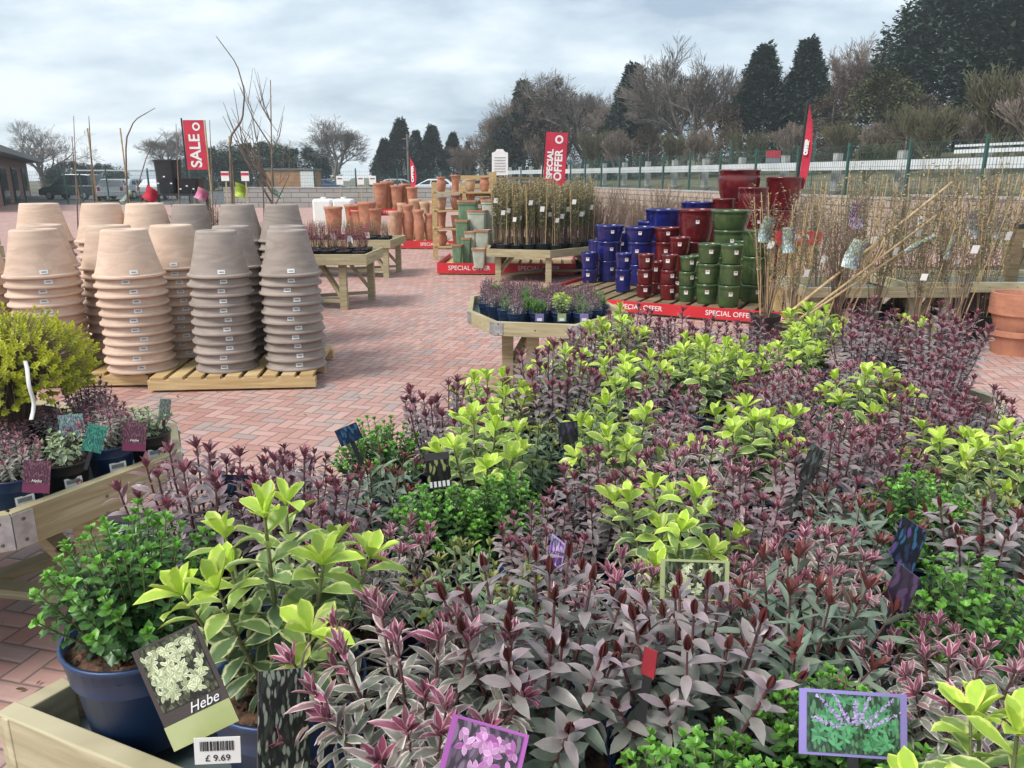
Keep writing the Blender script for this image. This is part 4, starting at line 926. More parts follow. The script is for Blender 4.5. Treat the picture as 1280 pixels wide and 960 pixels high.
# ------------------------------------------------------------------ benches
def bench(name, poly, zt, bh, label, wood='wood', plates=True, legs=None, inset=.0, tray=True, th=.035, lw=.09, group=None):
    """display bench from an outline (counter-clockwise seen from above)"""
    c = Vector((sum(p[0] for p in poly) / len(poly), sum(p[1] for p in poly) / len(poly), 0))
    t = thing(name, c, label, 'bench', group); n = len(poly); pts = [Vector((*p, 0)) - c for p in poly]
    for i in range(n):
        a, b = pts[i], pts[(i + 1) % n]; d = (b - a); L = d.length; d.normalize(); rz = math.atan2(d.y, d.x)
        o = MB().box((L / 2, th / 2, 0), (L - .004, th, bh)).build('side_board', M_[wood], t, (a.x, a.y, zt - bh / 2 - .0016 * (i % 2)), bevel=.003); o.rotation_euler.z = rz
        bo = MB()
        for k in range(1, max(2, int(L / .25))): bo.add([(L * k / max(2, int(L / .25)) + .006 * math.cos(q), -.0025, .006 * math.sin(q)) for q in np.arange(0, 6.2, .8)], [tuple(reversed(range(8)))])
        bo.build('screw_head', M_['bolt'], o)
        if plates:
            for x in (.033, L - .033):
                m_ = MB().box((x, -.003, 0), (.066, .005, bh - .012)); 
                p_ = m_.build('corner_plate', M_['metal'], t, (a.x, a.y, zt - bh / 2)); p_.rotation_euler.z = rz
                s = MB(); [s.lathe([(0, 0), (.0065, 0), (.005, .003), (0, .003)], 8) for _ in (0,)]; 
                for z in (-.035, .035):
                    q = s.build('screw', M_['bolt'], p_, (x, -.006, z)); q.rotation_euler.x = R(90)
    if tray:
        m_ = MB(); ins = [p * (1 - .03 / max(.1, p.length)) for p in pts]
        m_.add([(p.x, p.y, zt - bh + .03) for p in ins] + [(p.x, p.y, zt - bh + .012) for p in ins], [tuple(range(n)), tuple(reversed(range(n, 2 * n)))] + [(i, i + n, (i + 1) % n + n, (i + 1) % n) for i in range(n)]); m_.build('tray', M_['tray'], t)
    lp = legs or [p * .72 for p in pts[::2]]
    for p in lp:
        p = Vector((p[0], p[1], 0)) if legs is None else Vector((p[0], p[1], 0)) - c
        MB().box((0, 0, (zt - bh + .01) / 2), (lw, lw, zt - bh + .01)).build('leg', M_[wood], t, (p.x, p.y, 0), bevel=.004)
        q = Vector((-p.x, -p.y, 0)); q.normalize()
        MB().bar(p + Vector((0, 0, .12)), p + q * .32 + Vector((0, 0, zt - bh)), .04, .07).build('brace', M_[wood], t)
        MB().bar(p + Vector((0, 0, .10)), p * .05 + Vector((0, 0, .10)), .035, .07).build('rail', M_[wood], t)
    return t
ZB = .74        # top of the main bench boards
main = [(-.86, 1.10), (-.28, .845), (-.02, .40), (1.15, .38), (1.42, 1.2), (1.5, 2.1), (1.98, 3.0), (1.9, 3.36), (.2, 3.36), (.02, 2.6), (-.2, 2.22), (-.5, 1.82), (-.76, 1.5), (-.80, 1.2)]
bench('display_bench', main, ZB, .115, 'large pale softwood bench in the foreground crowded with hebes', wood='wood_new', plates=False, legs=[(-.55, 1.2), (.2, .7), (1.1, .7), (1.3, 2.1), (-.3, 1.9), (.4, 3.1), (1.7, 3.1)])
ap = .76; cL = (-2.07, 2.82); ang = math.atan2(-.46, .89)
octL = [(cL[0] + ap / math.cos(math.pi / 8) * math.cos(ang + math.pi / 8 * (2 * k + 1)), cL[1] + ap / math.cos(math.pi / 8) * math.sin(ang + math.pi / 8 * (2 * k + 1))) for k in range(8)]
octL = [(-1.54, 2.19), (-1.25, 2.755), (-1.40, 3.08), (-2.2, 3.45), (-3.0, 2.9), (-2.75, 2.15), (-2.1, 1.93)]
bench('display_bench', octL, .60, .125, 'many-sided softwood bench at left under the yellow shrub, with steel corner plates', th=.04, lw=.1, legs=[(-1.5, 2.55), (-2.45, 2.25), (-1.75, 3.05), (-2.7, 2.8)])
# octagon at mid distance: corners seen at (585,388), (617,402), (720,405)
a = P(585, 388, .62); b = P(617, 402, .62); c = P(722, 406, .62)
octM = [a, b, c, (c[0] + .42, c[1] + .55), (c[0] + .3, c[1] + 1.2), (c[0] - .35, c[1] + 1.5), (b[0] + .1, b[1] + 1.45), (a[0] - .02, a[1] + .75)]
bench('display_bench', octM, .62, .10, 'many-sided softwood bench in mid distance full of small hebes', legs=[(a[0] + .3, a[1] + .1), (c[0] - .3, b[1] + .14), (b[0] + .3, b[1] + 1.2), (c[0] + .1, c[1] + 1.1)])
# left long benches
a = P(458, 318, .69)
B1 = [(a[0] - 2.3, a[1] - .1), a, (a[0] + .04, a[1] + 1.0), (a[0] - 2.3, a[1] + .9)]
bench('display_bench', B1, .69, .13, 'long bench behind the grey-brown pots with pink flowered plants', plates=False, legs=[(a[0] - .32, a[1] + .1), (a[0] - 2.1, a[1] + .1), (a[0] - .12, a[1] + .9), (a[0] - 2.1, a[1] + .8)])
a2 = P(488, 300, .62)
B2 = [(a2[0] - 1.9, a2[1] - .05), a2, (a2[0] + .1, a2[1] + 1.1), (a2[0] - 1.9, a2[1] + 1.05)]
bench('display_bench', B2, .62, .13, 'farther bench with black pots behind the pink flowered one', plates=False, legs=[(a2[0] - .1, a2[1] + .1), (a2[0] - 1.7, a2[1] + .1), (a2[0] - .02, a2[1] + .95), (a2[0] - 1.7, a2[1] + .9)])
# climber bench
c1 = P(608, 311, .52); c2 = P(688, 313, .52); c3 = P(748, 307, .52)
C1 = [c1, c2, c3, (c3[0] + .1, c3[1] + 1.0), (c1[0] + .1, c3[1] + 1.3)]
bench('display_bench', C1, .52, .12, 'angled softwood bench carrying caned climbers in black pots', plates=False, legs=[(c1[0] + .18, c1[1] + .1), (c2[0] - .02, c2[1] + .1), (c3[0] - .1, c3[1] + .2), (c1[0] + .2, c3[1] + 1.1), (c3[0] - .1, c3[1] + .9)])
# right hand benches behind the climbers
for k, (px, py, zt, L, W, lab) in enumerate(((1085, 352, .55, 1.6, .9, 'pale bench behind the climbers, left of the wooden post'), (1235, 345, .6, 2.2, 1.0, 'pale bench behind the climbers at the right edge'), (1200, 298, .6, 3.0, 1.0, 'distant pale bench in front of the stone wall at right'))):
    X, Y = P(px, py, zt); bench('display_bench', [(X - L / 2, Y - W / 2), (X + L / 2, Y - W / 2), (X + L / 2, Y + W / 2), (X - L / 2, Y + W / 2)], zt, .10, lab, wood='wood_new', plates=False, legs=[(X - L / 2 + .15, Y - W / 2 + .12), (X + L / 2 - .15, Y - W / 2 + .12), (X - L / 2 + .15, Y + W / 2 - .12), (X + L / 2 - .15, Y + W / 2 - .12)])
# brown post frame at right edge
X, Y = P(1253, 414, 0)
pf = thing('post_frame', (X, Y, 0), 'brown timber post frame with black cap at the right edge', 'frame')
zt = WP(1266, 284, Y).z
MB().box((-.0, 0, zt / 2), (.085, .085, zt)).build('post', M_['post'], pf, bevel=.004); MB().box((0, 0, zt + .015), (.095, .095, .05)).build('cap', M_['black'], pf)
MB().box((.16, .3, zt / 2), (.085, .085, zt)).build('post', M_['post'], pf, bevel=.004)
MB().bar((0, .02, .35), (-.38, .1, .0), .05, .06).build('brace', M_['pallet'], pf); MB().bar((.03, 0, .45), (.45, .0, .1), .05, .06).build('brace', M_['pallet'], pf)
# terracotta troughs stacked by the post
bx, by = P(1275, 452, .0)
for k in range(6):
    w_ = .30; h = .30 if k == 0 else .12
    t = thing('terracotta_trough', (bx + .14, by + .35, .0 + (0 if k == 0 else .16 + .036 * k)), 'orange terracotta pot, %s of the nested stack at the right edge' % ('lowest' if k == 0 else ('topmost' if k == 5 else ORD[k] + ' lowest')), 'plant pot', 'nested terracotta pots at the right edge')
    t.scale = (1.35, 1.35, 1.2); b = MB(); b.lathe([(.10, .0), (.125, .0), (.162, .15), (.178, .15), (.18, .19), (.165, .192), (.158, .19), (.12, .012), (.10, .012)], 28); b.build('body', M_['terra'], t, smooth=False)
# ------------------------------------------------------------------ potted plants
L_A = leafmat('purple_hebe_leaf', (.31, .29, .29), (.39, .34, .35), (.20, .055, .08), (.27, .11, .14), .30, trans=.15)
L_B = leafmat('pink_variegated_leaf', (.23, .28, .21), (.68, .59, .55), (.25, .06, .11), (.54, .36, .38), .40, trans=.15)
L_C = leafmat('lime_variegated_leaf', (.12, .20, .10), (.60, .64, .37), (.42, .59, .07), (.68, .76, .16), .38, trans=.3)
L_D = leafmat('green_hebe_leaf', (.045, .125, .035), (.05, .14, .04), (.17, .40, .055), (.22, .46, .08), .2, trans=.25)
L_E = leafmat('red_tipped_leaf', (.19, .26, .19), (.22, .27, .2), (.16, .04, .04), (.20, .07, .06), .2, trans=.15)
L_F = leafmat('smoky_hebe_leaf', (.15, .22, .15), (.20, .23, .18), (.29, .22, .24), (.35, .27, .29), .25, trans=.15)
L_FB = leafmat('bronze_bud_leaf', (.15, .08, .04), (.15, .08, .04), (.13, .035, .035), (.13, .035, .035), 0, trans=.15)
L_G = leafmat('sage_hebe_leaf', (.15, .25, .14), (.38, .44, .30), (.22, .26, .07), (.34, .22, .08), .3, trans=.15)
L_Y = leafmat('golden_leaf', (.16, .20, .04), (.16, .2, .04), (.58, .60, .045), (.66, .66, .06), .2, trans=.3)
L_V = leafmat('cream_edged_leaf', (.20, .28, .17), (.62, .64, .46), (.28, .38, .2), (.66, .70, .45), .35, trans=.2)
L_H = leafmat('climber_leaf', (.14, .17, .07), (.14, .17, .07), (.34, .28, .14), (.34, .28, .14), 0, trans=.2)
L_P = leafmat('pink_flower', (.55, .10, .20), (.6, .15, .25), (.62, .06, .22), (.7, .2, .35), 0, trans=.2)
L_O = leafmat('orange_flower', (.35, .22, .08), (.4, .25, .08), (.62, .42, .08), (.65, .3, .1), 0, trans=.2)
def prof_l(t): return math.sin(math.pi * min(1, t) ** .85) ** .8
def prof_o(t): return math.sin(math.pi * min(1, t) ** 1.35) ** .75
def leaf(B, base, d, n, L, W, age, q, curl=.25, fold=.18, seg=4, shape=0):
    s = d.cross(n).normalized(); n = s.cross(d).normalized()
    b = len(B.v); f = prof_l if shape == 0 else prof_o
    for k in range(seg + 1):
        t = k / seg; w_ = W / 2 * max(.12 if k < seg else .0, f(t))
        c = base + d * (L * t * (1 - .12 * t * t)) - n * (L * curl * t * t)
        u = n * (w_ * fold * 2)
        for sx in (-1, 0, 1):
            p = c + s * (w_ * sx) + (u if sx else u * 0)
            B.v.append((p.x, p.y, p.z)); B.uv.append((.5 + .5 * sx, t)); B.inf.append((age, q))
    for k in range(seg):
        a = b + 3 * k
        B.f.append((a, a + 1, a + 4, a + 3)); B.f.append((a + 1, a + 2, a + 5, a + 4))
def bush(seed, H, Rr, ns, L, W, gap, el0, el1, seg=4, shape=0, curl=.25, tipn=4, tipL=.7, up=.55, bare_=.2, agepow=3, ageoff=0, stemr=.0022, budmat=False, whorl=2, fold=.18, dome=.35, lean=.6, jit=.25, low=.75):
    r = random.Random(seed); B = MB(); S = MB(); BD = MB()
    for i in range(ns):
        rr = Rr * math.sqrt((i + .5) / ns) * r.uniform(.85, 1.1); a = i * 2.4 + r.uniform(-.3, .3)
        h = H * (1 - dome * (rr / Rr) ** 2) * r.uniform(.72, 1.10)
        tip = Vector((rr * math.cos(a), rr * math.sin(a), h)); p0 = Vector((.25 * rr * math.cos(a), .25 * rr * math.sin(a), -.01))
        p1 = Vector((tip.x * lean * 1.1, tip.y * lean * 1.1, h * .35))
        bz = lambda t: p0 * (1 - t) ** 2 + p1 * 2 * t * (1 - t) + tip * t * t
        ln_ = (tip - p0).length; n = max(3, int(ln_ * (1 - bare_) / gap))
        S.tube([bz(t / 5) for t in range(6)], [stemr * (1.4 - .8 * t / 5) for t in range(6)], 4, cap=False)
        ph = r.uniform(0, 6.28); q0 = r.random()
        for k in range(n + 1):
            t = bare_ + (1 - bare_) * k / n; p = bz(t); td = (bz(min(1, t + .02)) - bz(t - .03)).normalized()
            age = max(0, min(1, (t + ageoff) ** agepow)); e = el0 + (el1 - el0) * (t ** 2.2)
            ax1 = td.cross(Vector((1, .3, 0))).normalized(); ax2 = td.cross(ax1)
            ls = 1.0 if t < .75 else 1 - (1 - tipL) * (t - .75) / .25
            if t < .6: ls *= low + (1 - low) * max(0, t / .6)
            for j in range(whorl):
                an = ph + k * (math.pi / 2 + .08) + j * 2 * math.pi / whorl + r.uniform(-jit, jit)
                rad = ax1 * math.cos(an) + ax2 * math.sin(an); ee = R(e + r.uniform(-15, 15))
                d = (rad * math.cos(ee) + td * math.sin(ee)).normalized()
                nn_ = (td - d * td.dot(d) + Vector((0, 0, 1e-4))).normalized(); nn_ = (nn_ + d.cross(nn_) * r.uniform(-.55, .55)).normalized()
                leaf(B, p, d, nn_, L * ls * r.uniform(.68, 1.16), W * ls * r.uniform(.85, 1.12), age, min(1, max(0, q0 * .5 + r.random() * .5)), curl * r.uniform(-.2, 2.0), fold, seg, shape)
        # closed young leaves at the very tip
        td = (bz(1) - bz(.95)).normalized(); ax1 = td.cross(Vector((1, .3, 0))).normalized(); ax2 = td.cross(ax1)
        for j in range(tipn):
            an = ph + j * 6.283 / tipn; rad = ax1 * math.cos(an) + ax2 * math.sin(an); ee = R(r.uniform(el1, 88 if budmat else 80))
            if budmat: ee = R(r.uniform(78, 88))
            d = (rad * math.cos(ee) + td * math.sin(ee)).normalized()
            leaf(BD if budmat else B, bz(1), d, (td - d * td.dot(d)).normalized(), L * tipL * (.85 if not budmat else .75) * r.uniform(.8, 1.1), W * tipL * (.8 if budmat else .85), 1.0, r.random(), -.12 if budmat else .05, .25, seg, shape)
    return B, S, BD
potprof = [(.0, 0), (.070, 0), (.0745, .006), (.088, .118), (.093, .120), (.0935, .122), (.098, .165), (.1005, .166), (.1015, .170), (.1005, .174), (.0965, .174), (.0925, .13), (.0, .125)]
def pot_mesh(m, n=40): b = MB(); b.lathe(potprof, n); return b.mesh('pot', m, True)
potprof = [(a, z * .87) for a, z in potprof]
navy, blackp = pot_mesh(M_['navy']), pot_mesh(M_['black'])
def soil_mesh(seed):
    r = random.Random(seed); b = MB(); vs = [(0, 0, .137)]; fs = []; n = 28
    for k, rad in enumerate((.03, .055, .075, .0965)):
        for i in range(n):
            a = 6.2832 * i / n; z = .137 + r.uniform(-.005, .006) - (.004 if k == 3 else 0); vs.append((rad * math.cos(a), rad * math.sin(a), z))
    fs = [(0, 1 + i, 1 + (i + 1) % n) for i in range(n)]
    for k in range(3):
        for i in range(n): fs.append((1 + k * n + i, 1 + (k + 1) * n + i, 1 + (k + 1) * n + (i + 1) % n, 1 + k * n + (i + 1) % n))
    b.add(vs, fs)
    for _ in range(90):
        a = r.uniform(0, 6.28); rr = .09 * math.sqrt(r.random()); s = r.uniform(.002, .006); q = Euler((r.uniform(0, 3), r.uniform(0, 3), r.uniform(0, 3))).to_matrix()
        b.box((rr * math.cos(a), rr * math.sin(a), .140), (s * 2.2, s, s * .8), 0, q)
    return b.mesh('soil', M_['soil'])
soils = [soil_mesh(i) for i in range(3)]
BIG = 'potted hebes crowded on the foreground bench'
SPEC = { # kind: builder args, leaf material, stem material
 'A': (dict(H=.205, Rr=.12, ns=25, L=.041, W=.0115, gap=.0112, el0=5, el1=50, tipn=6, tipL=.75, agepow=6, dome=.28, lean=.8, budmat=False, bare_=.16), L_A, 'stem'),
 'B': (dict(H=.17, Rr=.14, ns=30, L=.047, W=.0115, gap=.012, el0=12, el1=45, tipn=6, tipL=.8, agepow=8, dome=.35), L_B, 'stem'),
 'C': (dict(H=.215, Rr=.125, ns=11, L=.062, W=.0235, gap=.0150, el0=8, el1=38, tipn=4, tipL=.9, agepow=5.5, ageoff=.02, low=.42, shape=1, dome=.3, stemr=.003, seg=5), L_C, 'gstem'),
 'D': (dict(H=.165, Rr=.115, ns=75, low=.9, L=.0195, W=.0105, gap=.0085, el0=15, el1=45, tipn=4, tipL=.8, agepow=9, dome=.5, bare_=.12, seg=3, shape=1, stemr=.0014), L_D, 'gstem'),
 'E': (dict(H=.19, Rr=.15, ns=19, L=.070, W=.0135, gap=.017, el0=14, el1=50, tipn=5, tipL=.6, agepow=22, dome=.35), L_E, 'stem'),
 'F': (dict(H=.225, Rr=.125, ns=21, L=.046, W=.0145, gap=.0140, el0=6, el1=42, tipn=5, tipL=.8, agepow=2.6, dome=.3, budmat=True, stemr=.0026), L_F, 'stem'),
 'G': (dict(H=.165, Rr=.12, ns=22, L=.034, W=.0105, gap=.011, el0=12, el1=50, tipn=4, tipL=.7, agepow=8, dome=.35), L_G, 'gstem'),
}
PR = {}
def proto(kind, v, potm, potn):
    args, lm, stm = SPEC[kind]; B, S, BD = bush(100 + 17 * v + ord(kind), **args)
    nf = len(B.f)
    if BD.v: B.add(BD.v, BD.f, BD.uv, BD.inf)
    me = B.mesh('foliage', lm, True, m2=L_FB if BD.v else None, split=nf if BD.v else None); st = S.mesh('stems', M_[stm], True); bd = None
    return me, st, bd
for k in SPEC: PR[k] = [proto(k, v, navy, 'n') for v in range(4)]
nplant = [0]
def potted(kind, x, y, zb, label, s=1.0, pot=navy, group=BIG, fs=1.0, name='potted_hebe', cat='potted plant', noisy=True, var=None):
    i = nplant[0]; nplant[0] += 1
    t = thing(name, (x, y, zb), label, cat, group, rz=rnd.uniform(0, 6.28)); t.scale = (s, s, s)
    me, st, bd = PR[kind][var if var is not None else i % 4]
    q = inst('pot', pot, t); inst('soil', soils[i % 3], q)
    tl = (rnd.uniform(-.05, .05), rnd.uniform(-.05, .05))
    k = fs * rnd.uniform(.94, 1.08) if noisy else fs
    f = inst('foliage', me, t, (0, 0, .137), scale=(k, k, k)); g_ = inst('stems', st, t, (0, 0, .137), scale=(k, k, k))
    o = [f, g_]
    if bd: o.append(inst('buds', bd, t, (0, 0, .137), scale=(k, k, k)))
    rz = rnd.uniform(0, 6.28)
    for b in o: b.rotation_euler = (tl[0], tl[1], rz)
    return t
ZT = .69
BIGP = [
('D',-.62,1.14,1.2,1.0,'small-leaved green hebe in the blue pot at the front left corner'),
('C',-.34,1.02,1.17,1.05,'lime variegated hebe at front left beside the corner green one'),
('B',-.12,.84,1.17,1.0,'pink variegated hebe at the front, right of the tall lime one'),
('F',.035,.90,1.08,1.1,'smoky purple hebe with bronze buds in the centre front'),
('F',.235,.885,1.08,.95,'smoky purple hebe with bronze buds, right one of the front pair'),
('E',.42,1.01,1,1.05,'long-leaved grey-green hebe with red tips, right of the bronze-budded pair'),
('D',.215,.70,1,1.1,'bright green small-leaved hebe at the bottom edge, left of the purple picture card'),
('C',.50,.61,1,1.05,'large lime hebe rosettes in the bottom right corner'),
('B',.60,.90,1,1.0,'pink edged hebe at the lower right above the corner lime one'),
('D',.72,1.09,1,1.0,'green small-leaved hebe at right between pink and smoky purple ones'),
('F',.86,1.28,1,1.0,'smoky purple bronze-budded hebe standing at the right edge'),
('B',.54,1.21,1,1.0,'pink and cream hebe right of the central lime plant'),
('E',.66,1.38,1,.95,'red-tipped hebe behind the pink and cream one at right'),
('D',.85,1.49,1,1.0,'green small-leaved hebe behind the smoky one at the right edge'),
('C',.29,1.29,1,1.05,'central lime variegated hebe with tall pale rosettes'),
('B',.19,1.09,1,.95,'pink cream hebe in front of the central lime plant'),
('G',-.06,1.15,1,1.0,'sage green hebe with olive tips behind the centre front bronze-budded one'),
('B',-.25,1.25,1,1.0,'pink hebe left of the sage green one, in front of the green mound'),
('D',-.15,1.47,1,1.0,'green small-leaved mound left of centre behind the pink hebe'),
('A',-.61,1.42,1,1.22,'spiry purple hebe at the left edge with one stem leaning out'),
('A',-.42,1.40,1,1.2,'spiry purple hebe second from the left edge behind the lime rosettes'),
('E',-.30,1.60,1,.8,'red-tipped hebe beside the blue card behind the purple spires'),
('D',-.33,1.84,1,1.05,'green small-leaved mound by the brick path, behind the black card'),
('C',-.07,1.68,1,1.0,'lime variegated hebe left of centre behind the green mounds'),
('A',.05,1.33,1,.85,'purple hebe just left of the central lime plant'),
('A',.19,1.49,1,.95,'purple hebe directly behind the central lime plant'),
('A',-.18,1.99,1,1.15,'dark purple spires at the left rim beside the path'),
('C',-.05,2.17,1,.95,'lime hebe at the left rim halfway along the bench'),
('A',.13,2.27,1,1.3,'tall purple spires at the left rim below the mid-distance bench'),
('C',.25,1.77,1,1.0,'lime hebe in the middle of the bench behind the purple ones'),
('G',.05,1.86,1,1.0,'dull sage hebe left of the middle lime one'),
('B',.43,1.93,1,1.0,'pinkish hebe right of the middle lime one'),
('C',.38,2.39,1,.95,'lime hebe in the third row from the back, left part'),
('C',.39,2.88,1,.9,'lime hebe at the far rim, leftmost lime of the back row'),
('A',.65,2.85,1,1.0,'dark purple hebe at the far rim below the red OFFER strip'),
('C',.65,2.45,1,.95,'lime hebe in the third row from the back, centre'),
('C',.60,1.82,1,1.0,'lime hebe right of the middle pinkish one'),
('A',.46,1.42,1,.95,'purple hebe right behind the central lime plant'),
('C',1.03,2.18,1,1.05,'lime hebe in the right half behind the tall purple spires'),
('A',.70,1.61,1,1.05,'tall purple spires in front of the right-hand lime hebe'),
('C',1.05,1.72,1,1.0,'large lime hebe at the right edge of the photo'),
('A',1.34,2.38,1,1.0,'purple hebe at the far right rim by the path'),
('A',1.28,2.02,1,1.0,'purple hebe at the right rim behind the right edge lime'),
('C',1.00,2.66,1,.9,'lime hebe in the second row from the back, right of centre'),
('A',.90,2.86,1,.95,'dark purple hebe at the far rim under the green glazed pots'),
('B',.90,2.43,1,.95,'low pink hebe between two lime ones towards the back'),
('A',1.29,2.76,1,1.1,'dark leaved hebe at the far rim beside the grey tub'),
('A',.22,2.66,1,.95,'dark purple hebe at the far left of the back rows'),
('D',.40,.80,1,1.0,'bright green hebe at the bottom edge right behind the purple picture card'),
('A',.43,2.15,1,1.0,'purple hebe in the middle row between lime ones'),
('A',1.62,2.84,1,1.1,'dark purple hebe at the far right corner of the bench'),
('A',.87,1.69,1,1.0,'purple spires left of the right edge lime hebe'),
('G',.24,2.05,1,1.1,'sage hebe behind the middle lime, left side'),
('A',.70,2.12,1,1.0,'purple hebe behind the lime one right of centre'),
('C',.16,2.47,1,.9,'lime hebe at the left rim beside the third-row lime'),
('B',1.14,2.45,1,.95,'pink hebe right of the low pink one near the back'),
('B',.86,1.94,1,.95,'pink flushed hebe in front of the right-hand lime'),
('C',.62,2.66,1,.85,'lime hebe in the second row from the back, centre'),
('C',.80,2.66,1,.8,'small lime hebe in the second row from the back'),
('C',1.17,2.96,1,.85,'small lime hebe at the far rim before the grey tub'),
('A',1.43,3.0,1,1.0,'very dark hebe at the far rim right of the grey tub'),
('A',.47,3.0,1,.9,'dark purple hebe at the far rim beside the leftmost back lime'),
('A',1.48,2.62,1,1.05,'purple hebe near the right rim, second row'),
('G',.98,1.52,1,1.0,'sage hebe between the green mound and right edge lime'),
('C',1.62,3.06,1,.75,'small pale lime tips at the far right corner'),
('D',-.02,1.51,1,1.0,'second green mound between the left mound and the central lime'),
('B',.42,1.66,1,1.0,'greyish pink hebe between the two middle lime ones'),
('B',.37,1.13,1,.8,'pink hebe tucked behind the long-leaved red-tipped one'),
('A',.42,2.62,1,.95,'purple hebe in the second row from the back, left'),
('A',1.07,1.95,1,.95,'purple hebe behind the large right edge lime'),
]
def fix_(kind): return {'A': .86}.get(kind, 1)
BIGP += [('A',1.24,1.50,1,1.0,'purple hebe at the right edge below the large lime one'),('C',1.27,1.74,1,.95,'lime hebe at the right rim, partly outside the photo'),('E',.98,1.30,1,.9,'red-tipped hebe right of the smoky one, at the photo edge'),
('A',1.18,2.20,1,1.0,'purple hebe between the right-hand lime and the right rim'),('A',.85,2.27,1,.9,'purple hebe left of the right-hand lime'),('A',-.50,1.62,1,.85,'short purple hebe behind the spiry pair at the left rim')]
for k, x, y, s, f, lab in BIGP:
    if y > 2.3: q_ = (2.3 + (y - 2.3) * 1.3) / y; x *= q_; y *= q_
    potted(k, x, y, ZT, lab, s=s, fs=f * (1.06 if y > 2.3 else 1) * (1.14 if y > 2.95 else 1))
# long leaning stem at the left rim is part of the look: a second, sparser purple plant
# ------------------------------------------------------------------ left bench plants
zl = .545
PR['V'] = []
for v in range(2):
    B, S, BD = bush(300 + v, H=.12, Rr=.10, ns=14, L=.042, W=.017, gap=.015, el0=8, el1=35, tipn=4, tipL=.7, agepow=3, shape=1, dome=.4); PR['V'].append((B.mesh('foliage', L_V, True), S.mesh('stems', M_['gstem']), None))
PR['V'] *= 2
LG = 'potted plants on the left octagonal bench'
def EL(t, off): return (-1.54 + .457 * t - .89 * off, 2.19 + .89 * t + .46 * off)
def onleft(kind, t, off, lab, pot=navy, s=.85, f=1.0, nm='potted_hebe'):
    X, Y = EL(t, off); return potted(kind, X, Y, zl, lab, s=s, pot=pot, group=LG, fs=f, name=nm), X, Y
lp = [onleft('B', .10, .13, 'pinkish hebe with maroon card at the left edge of the left bench', s=.86, f=.9),
 onleft('V', .27, .13, 'cream edged grey-green plant in black pot between two hebes', blackp, .80, 1.1, 'variegated_plant'),
 onleft('B', .44, .13, 'pinkish hebe with maroon card right of the cream edged plant', s=.86, f=.9),
 onleft('V', .60, .125, 'cream edged plant in black pot at the right corner of the left bench', blackp, .80, 1.15, 'variegated_plant')]
for t_, o_, k, lab, f in ((.56, .31, 'A', 'dark purple hebe right of the yellow shrub', .8), (.20, .31, 'A', 'dark purple hebe under the front of the yellow shrub', .75), (.02, .31, 'A', 'dark purple hebe under the left of the yellow shrub', .75), (.38, .32, 'A', 'dark purple hebe between the shrub and the teal card', .75), (.62, .50, 'A', 'purple hebe behind the right of the yellow shrub', .9)):
    onleft(k, t_, o_, lab, s=.85, f=f)
# yellow shrub
X, Y = P(52, 505, zl + .2)
X, Y = EL(.36, .52)
ys = thing('yellow_shrub', (X, Y, zl), 'bushy golden yellow shrub standing high on the left bench', 'shrub')
q = inst('pot', blackp, ys, scale=(1.35, 1.35, 1.3)); inst('soil', soils[0], q)
def domebush(seed, c, rx, rz_, nt, L, W):
    r = random.Random(seed); B = MB(); S = MB(); c = Vector(c)
    for i in range(nt):
        ph = math.acos(1 - 1.45 * (i + .5) / nt); a = i * 2.39996 + r.uniform(-.2, .2); k = r.uniform(.80, 1.06) * (1 + .07 * math.sin(a * 3 + 1) * math.sin(ph * 2))
        tip = c + Vector((rx * k * math.sin(ph) * math.cos(a), rx * k * math.sin(ph) * math.sin(a), rz_ * k * math.cos(ph)))
        d = (tip - c * .9).normalized(); d = (d + Vector((0, 0, .35))).normalized()
        S.tube([Vector((tip.x * .12, tip.y * .12, 0)), c * .6 + tip * .35, tip], [.002, .0016, .001], 3, cap=False)
        ax1 = d.cross(Vector((.3, 1, .2))).normalized(); ax2 = d.cross(ax1); q0 = r.random()
        for m in range(20):
            t = m / 20; an = m * 2.4; ee = R(10 + 60 * t + r.uniform(-12, 12)); p = tip - d * (.045 * (1 - t)); rad = ax1 * math.cos(an) + ax2 * math.sin(an); dd = (rad * math.cos(ee) + d * math.sin(ee)).normalized()
            leaf(B, p, dd, (d - dd * d.dot(dd) + Vector((0, 0, 1e-4))).normalized(), L * r.uniform(.7, 1.2), W, .55 + .45 * t if ph < 1.5 else .25 + .6 * t, .5 * q0 + .5 * r.random(), .15, .15, 2, 1)
    return B, S
B, S = domebush(77, (0, 0, .21), .29, .215, 680, .018, .0085)
for n_, B_, m_ in (('foliage', B, L_Y), ('stems', S, M_['twig'])): inst(n_, B_.mesh(n_, m_), ys, (0, 0, .17))
# ------------------------------------------------------------------ mid-distance octagon bench: small hebes
zm = .62 - .10 + .032; k = 0
mo = Vector((sum(p[0] for p in octM) / 8, sum(p[1] for p in octM) / 8, 0))
def inside(p, poly, mar=.09):
    n = len(poly)
    for i in range(n):
        a = Vector(poly[i]); b = Vector(poly[(i + 1) % n]); d = (b - a).normalized(); v = Vector(p) - a
        if d.x * v.y - d.y * v.x < mar: return False
    return True
rows = []
yy = min(p[1] for p in octM) + .12; j = 0
while yy < max(p[1] for p in octM):
    row = []; xx = min(p[0] for p in octM) + (.075 if j % 2 else 0)
    while xx < max(p[0] for p in octM):
        if inside((xx, yy), [tuple(p) for p in octM]): row.append((xx, yy))
        xx += .158
    if row: rows.append(row)
    yy += .15; j += 1
ordw = ['first', 'second', 'third', 'fourth', 'fifth', 'sixth', 'seventh', 'eighth', 'ninth', 'tenth', 'eleventh', 'twelfth']
